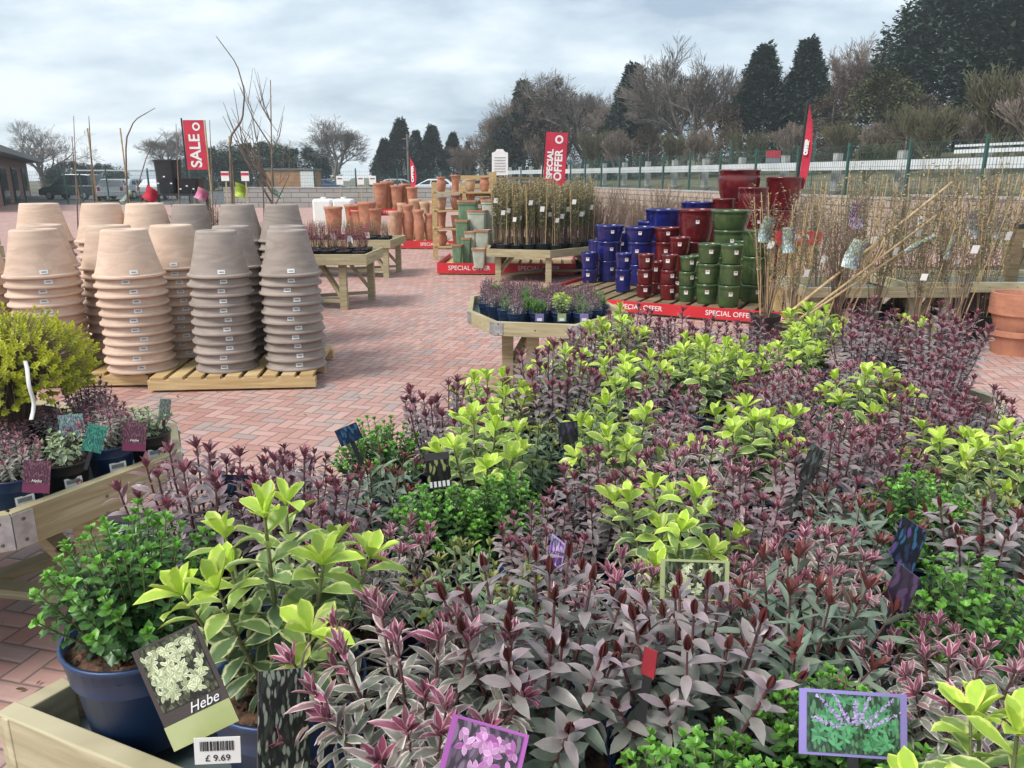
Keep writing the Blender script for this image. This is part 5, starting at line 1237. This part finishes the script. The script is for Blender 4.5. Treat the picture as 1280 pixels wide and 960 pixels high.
for j, row in enumerate(rows):
    for i, (x, y) in enumerate(row):
        kd = 'AAGAADA'[(i * 3 + j * 2) % 7] if (i, j) not in ((2, 0), (1, 0)) else 'CD'[i == 1]
        w0 = {'A': 'dull purple', 'G': 'grey-green', 'D': 'green', 'C': 'lime'}[kd]
        t = potted(kd, x + rnd.uniform(-.01, .01), y + rnd.uniform(-.01, .01), zm, '%s small hebe, %s from the left in row %d of the mid-distance bench' % (w0, ordw[i], j + 1), s=.72, group='small hebes on the mid-distance bench', fs=.78)
        if j == 0 and i > 0:
            c = thing('price_card', (x, y - .082, zm + .085), '%s card on the navy pot, %s along the front of the mid-distance bench' % ('lilac' if i % 2 else 'pale green', ordw[i]), 'label', 'cards on the mid-distance pots')
            MB().box((0, 0, 0), (.06, .003, .055)).build('card', mat('card_%d' % i, (.25, .2, .45) if i % 2 else (.35, .42, .2)), c); MB().box((.0, -.003, -.015), (.035, .002, .02)).build('sticker', M_['white'], c)
# ------------------------------------------------------------------ pink flowered and heather benches
def twiggy(seed, H, Rr, ns, fl, nl, L, tw=.0016, fork=False, lean=0):
    r = random.Random(seed); S = MB(); B = MB()
    for i in range(ns):
        a = r.uniform(0, 6.28); rr = Rr * math.sqrt(r.random()); h = H * r.uniform(.7, 1.05); tip = Vector((rr * math.cos(a), rr * math.sin(a), h)); p0 = tip * .2; p0.z = 0; tip += Vector((r.gauss(0, lean * h), r.gauss(0, lean * h), 0)); md = (tip + p0) / 2 + Vector((r.uniform(-.02, .02), r.uniform(-.02, .02), 0))
        S.tube([p0, md, tip], [tw * 1.4, tw, tw * .6], 3, cap=False)
        if fork:
            for k in range(4):
                q = p0.lerp(tip, r.uniform(.3, .85)); v = Vector((r.gauss(0, .09), r.gauss(0, .09), r.uniform(.08, .28))); S.tube([q, q + v * .5 + Vector((0, 0, .01)), q + v], [tw * .9, tw * .7, tw * .4], 3, cap=False)
        for k in range(nl):
            t = r.uniform(.35, 1); p = p0.lerp(tip, t); d = Vector((r.gauss(0, 1), r.gauss(0, 1), r.gauss(.3, .6))).normalized(); leaf(B, p, d, Vector((d.y, -d.x, .8)).normalized(), L * r.uniform(.6, 1.3), L * .45, t ** 3, r.random(), .2, .2, 2)
    return B, S
def tw_proto(nm, cat, group, seeds, H, Rr, ns, lm, nl, L, sm='twig', pot=blackp, cane=0, ps=.8, tagc=None, tw=.0016, fork=False, lean=0):
    t = thing(nm, (0, 0, -50), None, cat, group)
    B, S = twiggy(seeds, H, Rr, ns, lm, nl, L, tw, fork, lean)
    q = inst('pot', pot, t, scale=(ps, ps, ps)); inst('soil', soils[1], q)
    inst('foliage', B.mesh('foliage', lm), t, (0, 0, .13 * ps)); inst('stems', S.mesh('stems', M_[sm]), t, (0, 0, .13 * ps))
    r = random.Random(seeds)
    for i in range(cane):
        x, y = r.uniform(-.05, .05), r.uniform(-.05, .05); h = H * r.uniform(.9, 1.15)
        MB().tube([(x, y, .1 * ps), (x * 1.6 + r.uniform(-.03, .03) + r.gauss(0, lean * .8), y * 1.6, h)], .005, 5).build('cane', M_['cane'], t)
    if tagc is not None:
        z = H * r.uniform(.55, .8); b = MB(); b.add([(x + .16 * zz_ , -Rr * .8 - .01 - .1 * zz_, z + zz_) for zz_ in (0, .04, .07) for x in (-.03, .03)], [(0, 1, 3, 2), (2, 3, 5, 4)]); b.build('tag', M_['white'], t)
    return t
cB1 = 'flowering pots on the long left bench'
pk = [tw_proto('flowering_plant', 'potted plant', cB1, 500 + i, .30, .075, 16, (L_P, L_O, L_P)[i], 6, .016, sm='stem', tagc=1 if i == 0 else None) for i in range(3)]
z1 = .69 - .13 + .032
for j in range(4):
    for i in range(9 if j == 0 else 10):
        x = B1[1][0] - .12 - i * .19 + (.09 if j % 2 else 0) - (0 if j % 2 == 0 else .1); y = B1[1][1] + .12 + j * .2
        kd = (i * 2 + j) % 3; place(pk[kd], (x, y, z1), '%s plant, %s from right in row %d of the long left bench' % (('pink flowered', 'yellow-orange topped', 'deep pink')[kd], ordw[i], j + 1), rz=rnd.uniform(0, 6), s=rnd.uniform(.95, 1.15))
z2 = .62 - .13 + .032
he = tw_proto('heather_plant', 'potted plant', 'reddish plants on the farther left bench', 510, .26, .08, 24, L_O, 4, .014, sm='twig')
for j in range(3):
    for i in range(7): place(he, (B2[1][0] - .14 - i * .2 + (.08 if j % 2 else 0) - .1 * (j % 2), B2[1][1] + .14 + j * .25, z2), 'low reddish brown plant, %s from right in row %d of the farther bench' % (ordw[i], j + 1), rz=rnd.uniform(0, 6), s=rnd.uniform(.95, 1.15))
# ------------------------------------------------------------------ caned climbers
cg = 'caned climbers on the angled bench'
clm = [tw_proto('climber_plant', 'climber', cg, 520 + i, .92, .085, 26, L_H, 34, .034, cane=3, ps=1.0, tagc=1) for i in range(3)]
z3 = .52 - .12 + .032; C1p = [tuple(p) for p in C1]
rows = []; yy = C1[1][1] + .12
while yy < max(p[1] for p in C1):
    row = [(xx + (.1 if len(rows) % 2 else 0), yy) for xx in np.arange(C1[0][0] + .05, C1[2][0] + .2, .205) if inside((xx + (.1 if len(rows) % 2 else 0), yy), C1p, .1)]
    if row: rows.append(row)
    yy += .22
for j, row in enumerate(rows):
    for i, (x, y) in enumerate(row): place(clm[(i + j * 2) % 3], (x, y, z3), 'leafy climber on canes, %s from left in row %d of the angled bench' % (ordw[i], j + 1), rz=rnd.uniform(-.6, .6), s=rnd.uniform(.92, 1.1))
# one tall staked climber at the left end
# bare shrubs standing on the paving between the bench and the fence
bs_ = [tw_proto('bare_shrub', 'shrub', 'bare twiggy shrubs standing on the paving', 540 + i, 1.0, .22, 40, L_H, 5, .025, cane=2, ps=1.5, tw=.003, fork=True, lean=.08) for i in range(3)]
k = 0
for j, (d, x0, x1, n) in enumerate(((13.2, 728, 830, 6), (15.0, 740, 850, 7), (17.0, 745, 1000, 11))):
    for i in range(n):
        px = x0 + (x1 - x0) * i / (n - 1) + rnd.uniform(-4, 4); X, Y = XY(px, 300, d); k += 1
        place(bs_[k % 3], (X, Y + rnd.uniform(-.3, .3), 0), 'pinkish bare shrub, %s from left in %s row between bench and fence' % (ordw[i], ('near', 'middle', 'far')[j]), rz=rnd.uniform(0, 6), s=rnd.uniform(.85, 1.15) * (1.15 if j == 2 else 1))
# right-hand climbers
cr_ = [tw_proto('caned_climber', 'climber', 'tall caned climbers at the right', 560 + i, 1.28, .20, 19, L_H, 24, .036, cane=5, ps=1.55, tagc=1, tw=.0026, fork=True, lean=.13) for i in range(4)]
rc = [(958, 7.9, 1.0, 'leftmost'), (990, 7.4, .95, 'second'), (1022, 8.2, 1.0, 'third'), (1092, 7.6, 1.0, 'fifth'), (1120, 8.3, 1.1, 'sixth'), (1148, 7.4, .9, 'seventh'), (1172, 8.0, 1.0, 'eighth'), (1196, 7.3, 1.05, 'ninth'), (1226, 7.8, 1.1, 'tenth'), (1248, 8.8, 1.15, 'eleventh'), (1078, 9.2, 1.15, 'twelfth, partly hidden,'), (1135, 9.6, 1.2, 'thirteenth, half hidden,'), (1182, 9.8, 1.2, 'fourteenth, half hidden,'), (1216, 9.4, 1.2, 'fifteenth, half hidden,'), (1012, 9.5, 1.1, 'rear left of the tub'), (1046, 9.8, 1.15, 'rear above the tub')]
for i, (px, d, s, pos) in enumerate(rc):
    X, Y = XY(px, 380, d); o = place(cr_[i % 4], (X, Y, 0), 'tall twiggy climber on bamboo canes, %s in the right-hand group' % pos, rz=rnd.uniform(-.5, .5), s=s)
# grey tub climber
gt = thing('climber_in_tub', (*XY(1046, 385, 7.3), 0), 'twiggy climber with many canes in a grey tub at the right', 'climber')
gp = pot_mesh(M_['grey_plastic']); q = inst('pot', gp, gt, scale=(1.75, 1.75, 1.75)); inst('soil', soils[2], q)
B, S = twiggy(590, 1.2, .2, 40, None, 12, .03, .003, True, .12); inst('foliage', B.mesh('foliage', L_H), gt, (0, 0, .27)); inst('stems', S.mesh('stems', M_['twig']), gt, (0, 0, .27))
for i in range(6):
    a = rnd.uniform(-.12, .12); MB().tube([(a, rnd.uniform(-.1, .1), .25), (a * 1.5 + .25 + rnd.uniform(-.1, .12), rnd.uniform(-.1, .1), 1.15 + rnd.uniform(-.2, .2))], .007, 5).build('cane', M_['cane'], gt)
# leaning bamboo canes
for i, (a, b, d0, d1, lab) in enumerate(((( 985, 392), (1190, 228), 6.9, 7.9, 'thick pale bamboo cane leaning far right across the climbers, topmost of three'), ((1000, 398), (1172, 268), 6.8, 7.6, 'pale bamboo cane leaning right across the climbers, middle of three'), ((1012, 392), (1150, 300), 7.0, 7.5, 'shorter bamboo cane leaning right, lowest of three'))):
    p = Vector((*XY(*a, d0), Z(a[1], d0))); q = Vector((*XY(*b, d1), Z(b[1], d1))); o = p - (q - p) * (p.z / (q.z - p.z)); 
    m_ = MB(); n = 9; m_.tube([p.lerp(q, t / n) - p for t in range(n + 1)], .014 if i == 0 else .011, 7)
    for t in range(1, n): c = p.lerp(q, t / n) - p; dd = (q - p).normalized() * .006; m_.tube([c - dd, c + dd], .0165 if i == 0 else .0135, 7)
    c = m_.build('bamboo_cane', M_['cane'], None, p, smooth=True); tag(c, lab, 'cane', 'bamboo canes leaning across the climbers')
# hanging picture tags among the climbers
pm_ = [picmat('tag_print_a', ((.5, .6, .4), (.2, .3, .45), (.6, .62, .66), (.25, .4, .2)), 45), picmat('tag_print_b', ((.25, .12, .3), (.5, .5, .6), (.3, .5, .3), (.55, .3, .5)), 50, 3), picmat('tag_print_c', ((.3, .45, .4), (.6, .6, .6), (.55, .15, .2), (.2, .35, .25)), 45, 5)]
for i, (px, py, d, w_, h_, tl, m_, lab) in enumerate(((1070, 270, 7.0, .11, .22, -.25, 1, 'hanging tag with purple flowers, high among the right-hand climbers'), (1068, 318, 6.9, .14, .26, .3, 0, 'large hanging tag with white and blue flowers above the grey tub'), (1217, 282, 7.0, .10, .25, -.35, 2, 'curled greenish tag on the climber near the right edge'), (1246, 285, 7.6, .12, .2, .1, 2, 'tag with a red flower beside the brown post'), (1188, 310, 7.3, .06, .22, .2, 0, 'narrow pale tag hanging right of the leaning canes'),
        (958, 287, 7.3, .12, .24, .15, 0, 'white tag hanging left of the feather flag foot'), (986, 300, 7.2, .11, .24, -.1, 0, 'white tag hanging right of the feather flag foot'), (1150, 305, 7.2, .05, .30, 1.05, 0, 'long white loop tag lying along the leaning canes'), (300, 238, 7.9, .11, .14, .3, 3, 'lime yellow tag on a sapling right of the SALE flag'), (252, 243, 7.9, .11, .12, .5, 4, 'bright pink tag on a sapling behind the grey-brown pots'), (188, 243, 8.0, .13, .15, .6, 5, 'red tag on a sapling behind the sand coloured pots'), (345, 241, 7.9, .05, .15, -.9, 0, 'small white tag tied to the multi-stemmed sapling'), (158, 246, 8.0, .05, .18, .9, 0, 'small white tag tied to the sapling above the sand pots'))):
    p = Vector((*XY(px, py, d), Z(py, d)))
    mt_ = [pm_[0], pm_[1], pm_[2], mat('lime_print', (.5, .62, .08), (.3, .45, .05), scale=30), mat('pink_print', (.7, .1, .35), (.5, .3, .3), scale=30), M_['redflag']][m_]
    b = MB(); n = 6
    for k in range(n + 1):
        z = (k / n - .5) * h_; y = .22 * w_ * math.sin(k / n * 4.4)
        for x in (-w_ / 2, w_ / 2): b.v += [(x, y, z), (x, y + .0015, z)]
    for k in range(n): a = 4 * k; b.f += [(a, a + 2, a + 6, a + 4), (a + 1, a + 5, a + 7, a + 3), (a, a + 4, a + 5, a + 1), (a + 2, a + 3, a + 7, a + 6)]
    c = b.build('hanging_tag', mt_, None, p, smooth=True); c.rotation_euler = (0, tl, rnd.uniform(-.3, .3)); tag(c, lab, 'tag', 'tags hanging on climbers and saplings')
# ------------------------------------------------------------------ saplings behind the stacks
def sapling(px, top, d, lab, stake=0, bends=(), br=0, r0=.011, seed=0):
    q0 = WP(px, 262, d); X, Y = q0.x, d; H = WP(px, top, d).z; r = random.Random(seed + px)
    t = thing('sapling', (X, Y, 0), lab, 'tree', 'bare saplings behind the stacked pots')
    q = inst('pot', blackp, t, scale=(1.6, 1.6, 1.6)); inst('soil', soils[0], q)
    S = MB()
    def w2(p): return WP(p[0], p[1], d) - Vector((X, Y, 0))
    if bends:
        pts = [Vector((0, 0, .2))] + [w2(p) for p in bends]; 
        # smooth the bend
        sm_ = []
        for a, b, c in zip(pts, pts[1:], pts[2:] + [pts[-1]]): sm_ += [a.lerp(b, .15), a.lerp(b, .5), a.lerp(b, .85)]
        sm_.append(pts[-1]); S.tube([pts[0]] + sm_, [r0 * (1.1 - .85 * k / len(sm_)) for k in range(len(sm_) + 1)], 6)
    else: S.tube([(0, 0, .2), (.02, 0, H * .5), (WP(px, top, d).x - X, 0, H)], [r0, r0 * .7, r0 * .3], 6)
    C = MB()
    for k in range(br):
        z = H * r.uniform(.5, .85); a = r.uniform(-.5, .5); L = (H - z) * r.uniform(.5, .95); sx = r.choice((-1, 1)); sx_ = WP(px, top, d).x - X; p = Vector((.02 * z / (H * .5), 0, z)) if z < H * .5 else Vector((.02 + (sx_ - .02) * (z / (H * .5) - 1), 0, z)); m1 = p + Vector((sx * L * .25, a * .2, L * .5)); e_ = p + Vector((sx * L * r.uniform(.2, .5), a * .3, L)); C.tube([p, m1, e_], [r0 * .55, r0 * .4, r0 * .15], 5)
        for _ in range(3): q1 = p.lerp(e_, r.uniform(.3, .8)); C.tube([q1, q1 + Vector((r.uniform(-.15, .15), r.uniform(-.1, .1), r.uniform(.12, .3)))], [r0 * .25, r0 * .1], 4)
    S.build('stem', M_['twig'], t, smooth=True)
    if C.v: C.build('branches', M_['twig'], t)
    if stake: MB().tube([(.02, .02, .15), (.03, .02, WP(px, stake, d).z)], .008, 6).build('stake', M_['cane'], t)
    return t
sapling(92, 145, 8.2, 'thin straight sapling left of the bent ones, above the sand pots')
sapling(105, 175, 8.4, 'short thin sapling second from the left above the sand pots', bends=((100, 250), (92, 200), (90, 170)))
sapling(118, 160, 8.0, 'staked sapling with one shoot arching right, above the sand pots', stake=160, bends=((117, 250), (113, 180), (111, 145), (122, 180), (145, 212))[:3])
sapling(158, 160, 8.0, 'staked sapling whose tip bends right to a hook', stake=160, bends=((159, 250), (157, 175), (168, 150), (194, 135)))
sapling(215, 150, 8.3, 'sapling arching towards the SALE flag from the left', bends=((170, 240), (185, 190), (205, 165)), r0=.008)
sapling(220, 155, 8.1, 'straight sapling in front of the SALE flag pole')
sapling(262, 150, 8.0, 'staked sapling just right of the SALE flag', stake=150)
sapling(290, 170, 7.9, 'tallest sapling with a great whip curving high into the sky', stake=170, bends=((290, 250), (287, 172), (303, 150), (306, 115), (296, 80), (270, 45)), r0=.013)
sapling(338, 100, 7.9, 'multi-stemmed sapling with upright branches right of the tallest one', br=12, r0=.014)
sapling(318, 140, 8.1, 'slender sapling leaning left beside the multi-stemmed one', bends=((330, 240), (322, 180), (312, 125)), r0=.008)
for i, (px, top) in enumerate(((236, 238), (262, 236), (278, 246))):
    X, Y = XY(px, 260, 8.6); place(bs_[i], (X, Y, 0), 'dark twiggy shrub behind the grey-brown pots, %s of three' % ('left', 'middle', 'right')[i], s=1.15)['group'] = 'dark twiggy shrubs behind the grey-brown pots'
# ------------------------------------------------------------------ cards in the pots
def card(c, rot, w_, h_, label, cols, name='plant_label', scale=70, seed=0, border=None, base=(.06, .05, .055), title=None, stick=True, icons=False):
    t = thing(name, c, label, 'plant label', 'picture cards standing in the pots'); t.rotation_euler = rot
    MB().box((0, 0, 0), (w_, .0012, h_)).build('card', mat('card_' + str(len(bpy.data.materials)), border or base, scale=3), t)
    MB().box((0, -.0012, h_ * (.16 if title else 0)), (w_ * (.86 if border else 1), .0008, h_ * (.60 if title or icons else (.9 if border else 1)))).build('picture', picmat('pic_%d' % len(bpy.data.materials), cols, scale, seed), t)
    if title: text(title, h_ * .10, (.01, -.0022, -h_ * .22), t, M_['white'], shear=.35, ext=.0002)
    if icons:
        b = MB()
        for k in range(5): b.box((-w_ * .36 + k * w_ * .18, -.0016, -h_ * .38), (w_ * .11, .001, h_ * .16))
        b.build('icons', M_['white'], t)
    if stick: MB().box((0, 0, -h_ / 2 - .03), (.012, .001, .06)).build('spike', M_['black'], t)
    return t
def at(px, py, d): return Vector((*XY(px, py, d), Z(py, d)))
PRI = dict(PU=leafmat('printed_violet', (.30, .18, .5), (.4, .3, .6), (.45, .32, .62), (.6, .5, .7), .3, trans=0), GR=leafmat('printed_green', (.05, .2, .09), (.1, .3, .12), (.1, .32, .16), (.15, .4, .2), .3, trans=0), CR=leafmat('printed_cream', (.30, .36, .2), (.62, .64, .42), (.42, .46, .26), (.75, .74, .55), .45, trans=0), MG=leafmat('printed_magenta', (.4, .1, .35), (.5, .2, .45), (.55, .3, .5), (.7, .5, .65), .3, trans=0))
def printed(c, w_, h_, zc, mk, n, L, W, seed, spikes=0):
    r = random.Random(seed); k = 0
    for o in list(col.objects):
        if o.parent == c and o.name.startswith('picture'): pic = o
    B = MB(); D = MB()
    def put(B_, x, z, a, L_, W_):
        nonlocal k
        k += 1; e = (x + math.cos(a) * L_, z + math.sin(a) * L_)
        if abs(e[0]) > w_ / 2 or abs(e[1]) > h_ / 2: return
        leaf(B_, Vector((x, -.0020 - k * 1.2e-6, z + zc)), Vector((math.cos(a), 0, math.sin(a))), Vector((0, -1, 0)), L_, W_, r.random(), r.random(), 0, 0, 4)
    for i in range(n):
        x, z = r.uniform(-.46, .46) * w_, r.uniform(-.46, .46) * h_; a0 = r.uniform(0, 6.28)
        for j in range(6): put(B, x, z, a0 + j * 1.047 + r.uniform(-.25, .25), L * r.uniform(.7, 1.15), W)
    for i in range(spikes):
        a = R(90) + (i - (spikes - 1) / 2) * R(150 / max(1, spikes)) + r.uniform(-.1, .1); x0, z0 = 0, -h_ * .15; Ls = h_ * (.55 + .5 * abs(math.cos(a)))
        for j in range(46):
            t = .25 + .75 * j / 46; put(D, x0 + math.cos(a) * Ls * t * 1.1 + r.uniform(-.0015, .0015), z0 + math.sin(a) * Ls * t, r.uniform(0, 6.28), .0042 * (1.25 - t * .7), .0018)
    B.build('printed_leaves', PRI[mk], c)
    if D.v: D.build('printed_flowers', PRI['PU'], c)
# the Hebe card in the lime plant's pot
hc = card(at(232, 858, .925), (R(-20), R(-22), R(12)), .082, .128, 'olive and brown card reading Hebe, leaning out of the lime hebe pot', ((.05, .05, .035), (.12, .13, .07), (.07, .07, .04)), scale=85, title=None, stick=False, base=(.07, .055, .05))
MB().box((0, -.0013, -.049), (.082, .0008, .030)).build('lower_band', mat('olive_print', (.36, .40, .16), (.42, .45, .22), scale=20), hc)
hc.children[0] if hc.children else None
for o in [o for o in col.objects if o.parent == hc and o.name.startswith('picture')]: o.location.z = .022; o.scale = (.86, 1, .62)
printed(hc, .070, .072, .022, 'CR', 46, .011, .0042, 3)
text('Hebe', .017, (.012, -.0022, -.026), hc, M_['white'], shear=.4, ext=.0002)
# price sticker on the lime plant's pot
ps = thing('price_label', at(272, 938, .90), 'white barcode label reading £ 9.69 on the blue pot of the lime hebe', 'price label'); ps.rotation_euler = (R(-4), R(2), R(6))
MB().box((0, 0, 0), (.052, .001, .034)).build('paper', M_['white'], ps); b = MB(); rr = random.Random(4); x = -.019
while x < .019: w_ = rr.choice((.0006, .001, .0016)); b.box((x, -.001, .0065), (w_, .0006, .012)); x += w_ + rr.choice((.0007, .0012))
b.build('barcode', M_['ink'], ps); text('£ 9.69', .0115, (0, -.001, -.0095), ps, M_['ink'], ext=.0002)
G_ = ((.08, .2, .08), (.3, .45, .2), (.15, .3, .2)); PU = ((.2, .08, .35), (.4, .25, .55), (.1, .25, .12), (.55, .4, .65)); DK = ((.02, .03, .06), (.03, .09, .18), (.09, .05, .18), (.012, .018, .022))
c_ = card(at(1066, 905, .86), (R(-22), R(2), R(-3)), .118, .07, 'wide purple bordered card with violet flower spikes at the bottom right', ((.05, .12, .06), (.1, .22, .12), (.04, .08, .06)), border=(.30, .24, .58), scale=110); printed(c_, .100, .062, 0, 'GR', 40, .012, .0035, 5, spikes=7)
c_ = card(at(605, 945, .78), (R(-35), R(24), R(8)), .085, .06, 'magenta edged card at the bottom centre in front of the smoky hebe', ((.12, .08, .12), (.2, .14, .2)), border=(.45, .12, .45), scale=60); printed(c_, .072, .052, 0, 'MG', 14, .014, .006, 6)
card(at(355, 905, .90), (R(-25), R(25), R(52)), .075, .12, 'dark card edge-on between the lime hebe pot and the pink hebe', ((.04, .05, .04), (.3, .33, .25), (.02, .02, .02)), scale=80, stick=False)
c_ = card(at(868, 725, 1.14), (R(-12), 0, R(-4)), .10, .06, 'card with pale green foliage picture below the central lime hebe', ((.06, .07, .04), (.12, .15, .08)), border=(.38, .42, .2), scale=90); printed(c_, .085, .052, 0, 'CR', 26, .010, .004, 7)
card(at(180, 672, 1.72), (R(-8), R(1), R(-2)), .165, .115, 'wide dark blue header card with white icons behind the corner green hebe', DK, scale=60, icons=True)
card(at(696, 690, 1.25), (R(-10), R(-4), R(-68)), .05, .045, 'small lilac edged card beside the sage green hebe', PU, border=(.35, .25, .5), scale=80)
card(at(548, 588, 1.60), (R(-8), R(-3), R(12)), .05, .075, 'black card with white symbols below the left lime hebe', ((.02, .02, .02), (.25, .28, .1), (.02, .02, .02)), scale=60, icons=True)
card(at(436, 543, 1.85), (R(-8), R(-20), R(14)), .055, .042, 'deep blue picture card by the brick path among green leaves', ((.02, .05, .12), (.03, .12, .22), (.01, .02, .04)), scale=70)
card(at(1135, 680, 1.22), (R(-5), R(8), R(-72)), .05, .075, 'dark card standing edge-on at the right beside the smoky hebe', DK, scale=60)
card(at(1128, 735, 1.12), (R(-6), R(10), R(-68)), .04, .06, 'purple-black pointed card below the edge-on dark card at the right', ((.08, .05, .1), (.04, .03, .05)), scale=40)
card(at(710, 540, 1.85), (R(-8), R(0), R(20)), .05, .05, 'dark card half hidden left of the middle lime hebe', ((.03, .03, .04), (.08, .06, .12)), scale=60)
card(at(1015, 580, 1.62), (R(-10), R(12), R(-70)), .04, .08, 'slim dark card between purple spires in the right half', ((.03, .03, .03), (.06, .08, .08)), scale=60)
card(at(812, 828, .93), (R(-10), 0, R(-40)), .018, .034, 'narrow red card between the two bronze-budded hebes', ((.3, .02, .03), (.25, .02, .03)), scale=10, base=(.3, .02, .03))
card(at(296, 612, 1.55), (R(-12), R(5), R(10)), .06, .06, 'indigo picture card low among the purple spires at left', DK, scale=60)
# left bench cards
for px, py, d, w_, h_, cols, lab, rot in ((46, 590, 2.36, .075, .10, ((.12, .03, .06), (.2, .08, .12), (.08, .03, .05)), 'maroon card on the leftmost navy pot', (R(-10), R(8), R(12))), (168, 540, 2.68, .075, .10, ((.12, .03, .06), (.2, .08, .12), (.08, .03, .05)), 'maroon card on the second navy pot', (R(-10), R(6), R(12))),
        (90, 532, 2.7, .085, .08, ((.25, .2, .35), (.1, .35, .25), (.3, .4, .3)), 'teal and lilac card behind the first cream edged plant', (R(-8), R(-4), R(5))), (118, 548, 2.55, .06, .09, ((.03, .2, .16), (.05, .3, .2)), 'curved green tag on the first cream edged plant', (R(-14), R(20), R(20))), (206, 512, 2.9, .04, .08, ((.3, .35, .3), (.2, .22, .2)), 'pale translucent tag on the corner cream edged plant', (R(-10), R(14), R(40)))):
    t = card(at(px, py + (6 if 'maroon' in lab else 0), d), rot, w_, h_, lab, cols, stick='maroon' not in lab, scale=110, base=(.13, .02, .07) if 'maroon' in lab else (.05, .2, .16)); t['group'] = 'cards on the left bench'
    if 'maroon' in lab: MB().box((0, -.002, -h_ * .36), (w_, .001, h_ * .26)).build('lower_band', mat('plum_print_%d' % px, (.15, .02, .07)), t); text('Hebe', .013, (0, -.0032, -h_ * .12), t, M_['white'], shear=.4, ext=.0002)
X, Y = lp[0][1:]
for i, ((o, X, Y), lab) in enumerate(zip(lp, ('on the leftmost navy pot', 'with red mark on the first black pot', 'on the second navy pot', 'on the corner black pot'))):
    v = Vector((-X, -Y, 0)).normalized(); a = math.atan2(v.x, -v.y) ; a = -math.atan2(X, Y) + (.25 if i < 4 else 0); r_ = .0935 * (.86 if i % 2 == 0 else .8)
    dv = Vector((math.sin(a), -math.cos(a), 0)); s = thing('price_label', Vector((X, Y, zl + .055)) + dv * (r_ - .006), 'white barcode label %s' % lab, 'price label', 'barcode labels on the left bench pots'); s.rotation_euler = (R(-7), 0, a)
    MB().box((0, 0, 0), (.055, .0012, .036)).build('paper', M_['white'], s); b = MB(); [b.box((-.02 + .0032 * k, -.0012, .005), (.0016, .0008, .014)) for k in range(13)]; b.build('barcode', M_['ink'], s)
    if i % 2: e_ = MB(); e_.lathe([(.006, 0), (.009, 0), (.009, .001), (.006, .001)], 16); q = e_.build('red_mark', M_['redflag'], s, (.017, -.0012, -.002)); q.rotation_euler.x = R(90)
# white paper tag hanging from the yellow shrub
b = MB(); n = 8
for k in range(n + 1):
    z = -k / n * .20; x = .012 * math.sin(k * .45); 
    for s in (-.007, .007): b.v += [(x + s, .01 * math.cos(k), z), (x + s, .01 * math.cos(k) + .001, z)]
for k in range(n): a = 4 * k; b.f += [(a, a + 2, a + 6, a + 4), (a + 1, a + 5, a + 7, a + 3), (a, a + 4, a + 5, a + 1), (a + 2, a + 3, a + 7, a + 6)]
tag(b.build('paper_tag', M_['white'], None, at(29, 452, 2.55), smooth=True), 'twisted white paper tag hanging from the front of the yellow shrub', 'tag')
# dry leaves and bits on the paving
lv = MB(); r_ = random.Random(9)
for _ in range(420):
    x, y = (r_.uniform(-3, .2), r_.uniform(.6, 9)) if _ % 3 else (r_.uniform(-4, 6), r_.uniform(5, 16)); a = r_.uniform(0, 6.28); s_ = r_.uniform(.006, .017)
    d_ = Vector((math.cos(a), math.sin(a), r_.uniform(-.05, .25))).normalized(); leaf(lv, Vector((x, y, .006)), d_, Vector((0, 0, 1)), s_ * 2, s_, r_.random(), r_.random(), -.2, .15, 3)
tag(lv.build('leaf_litter', leafmat('dry_leaf', (.16, .09, .04), (.16, .09, .04), (.10, .07, .03), (.10, .07, .03), 0, trans=0)), kind='stuff')
# ------------------------------------------------------------------ checks (names and labels only)
seen = {}
for o in col.objects:
    if o.parent is None and 'label' in o:
        w_ = len(o['label'].split())
        if w_ > 16 or w_ < 4: print('LEN', w_, o['label'])
        if o['label'] in seen: print('DUP', o['label'])
        seen[o['label']] = 1

# ------------------------------------------------------------------ air
hm = bpy.data.materials.new('haze_air'); hm.use_nodes = True; t_ = hm.node_tree; t_.nodes.clear()
vo_ = t_.nodes.new('ShaderNodeVolumePrincipled'); vo_.inputs['Color'].default_value = (.86, .90, .95, 1); vo_.inputs['Density'].default_value = .0011; vo_.inputs['Anisotropy'].default_value = .2
ou_ = t_.nodes.new('ShaderNodeOutputMaterial'); t_.links.new(vo_.outputs[0], ou_.inputs['Volume'])
hz_ = MB().box((0, 135, 19), (620, 400, 42)).build('haze', hm); tag(hz_, kind='stuff')
sc.cycles.volume_bounces = 0
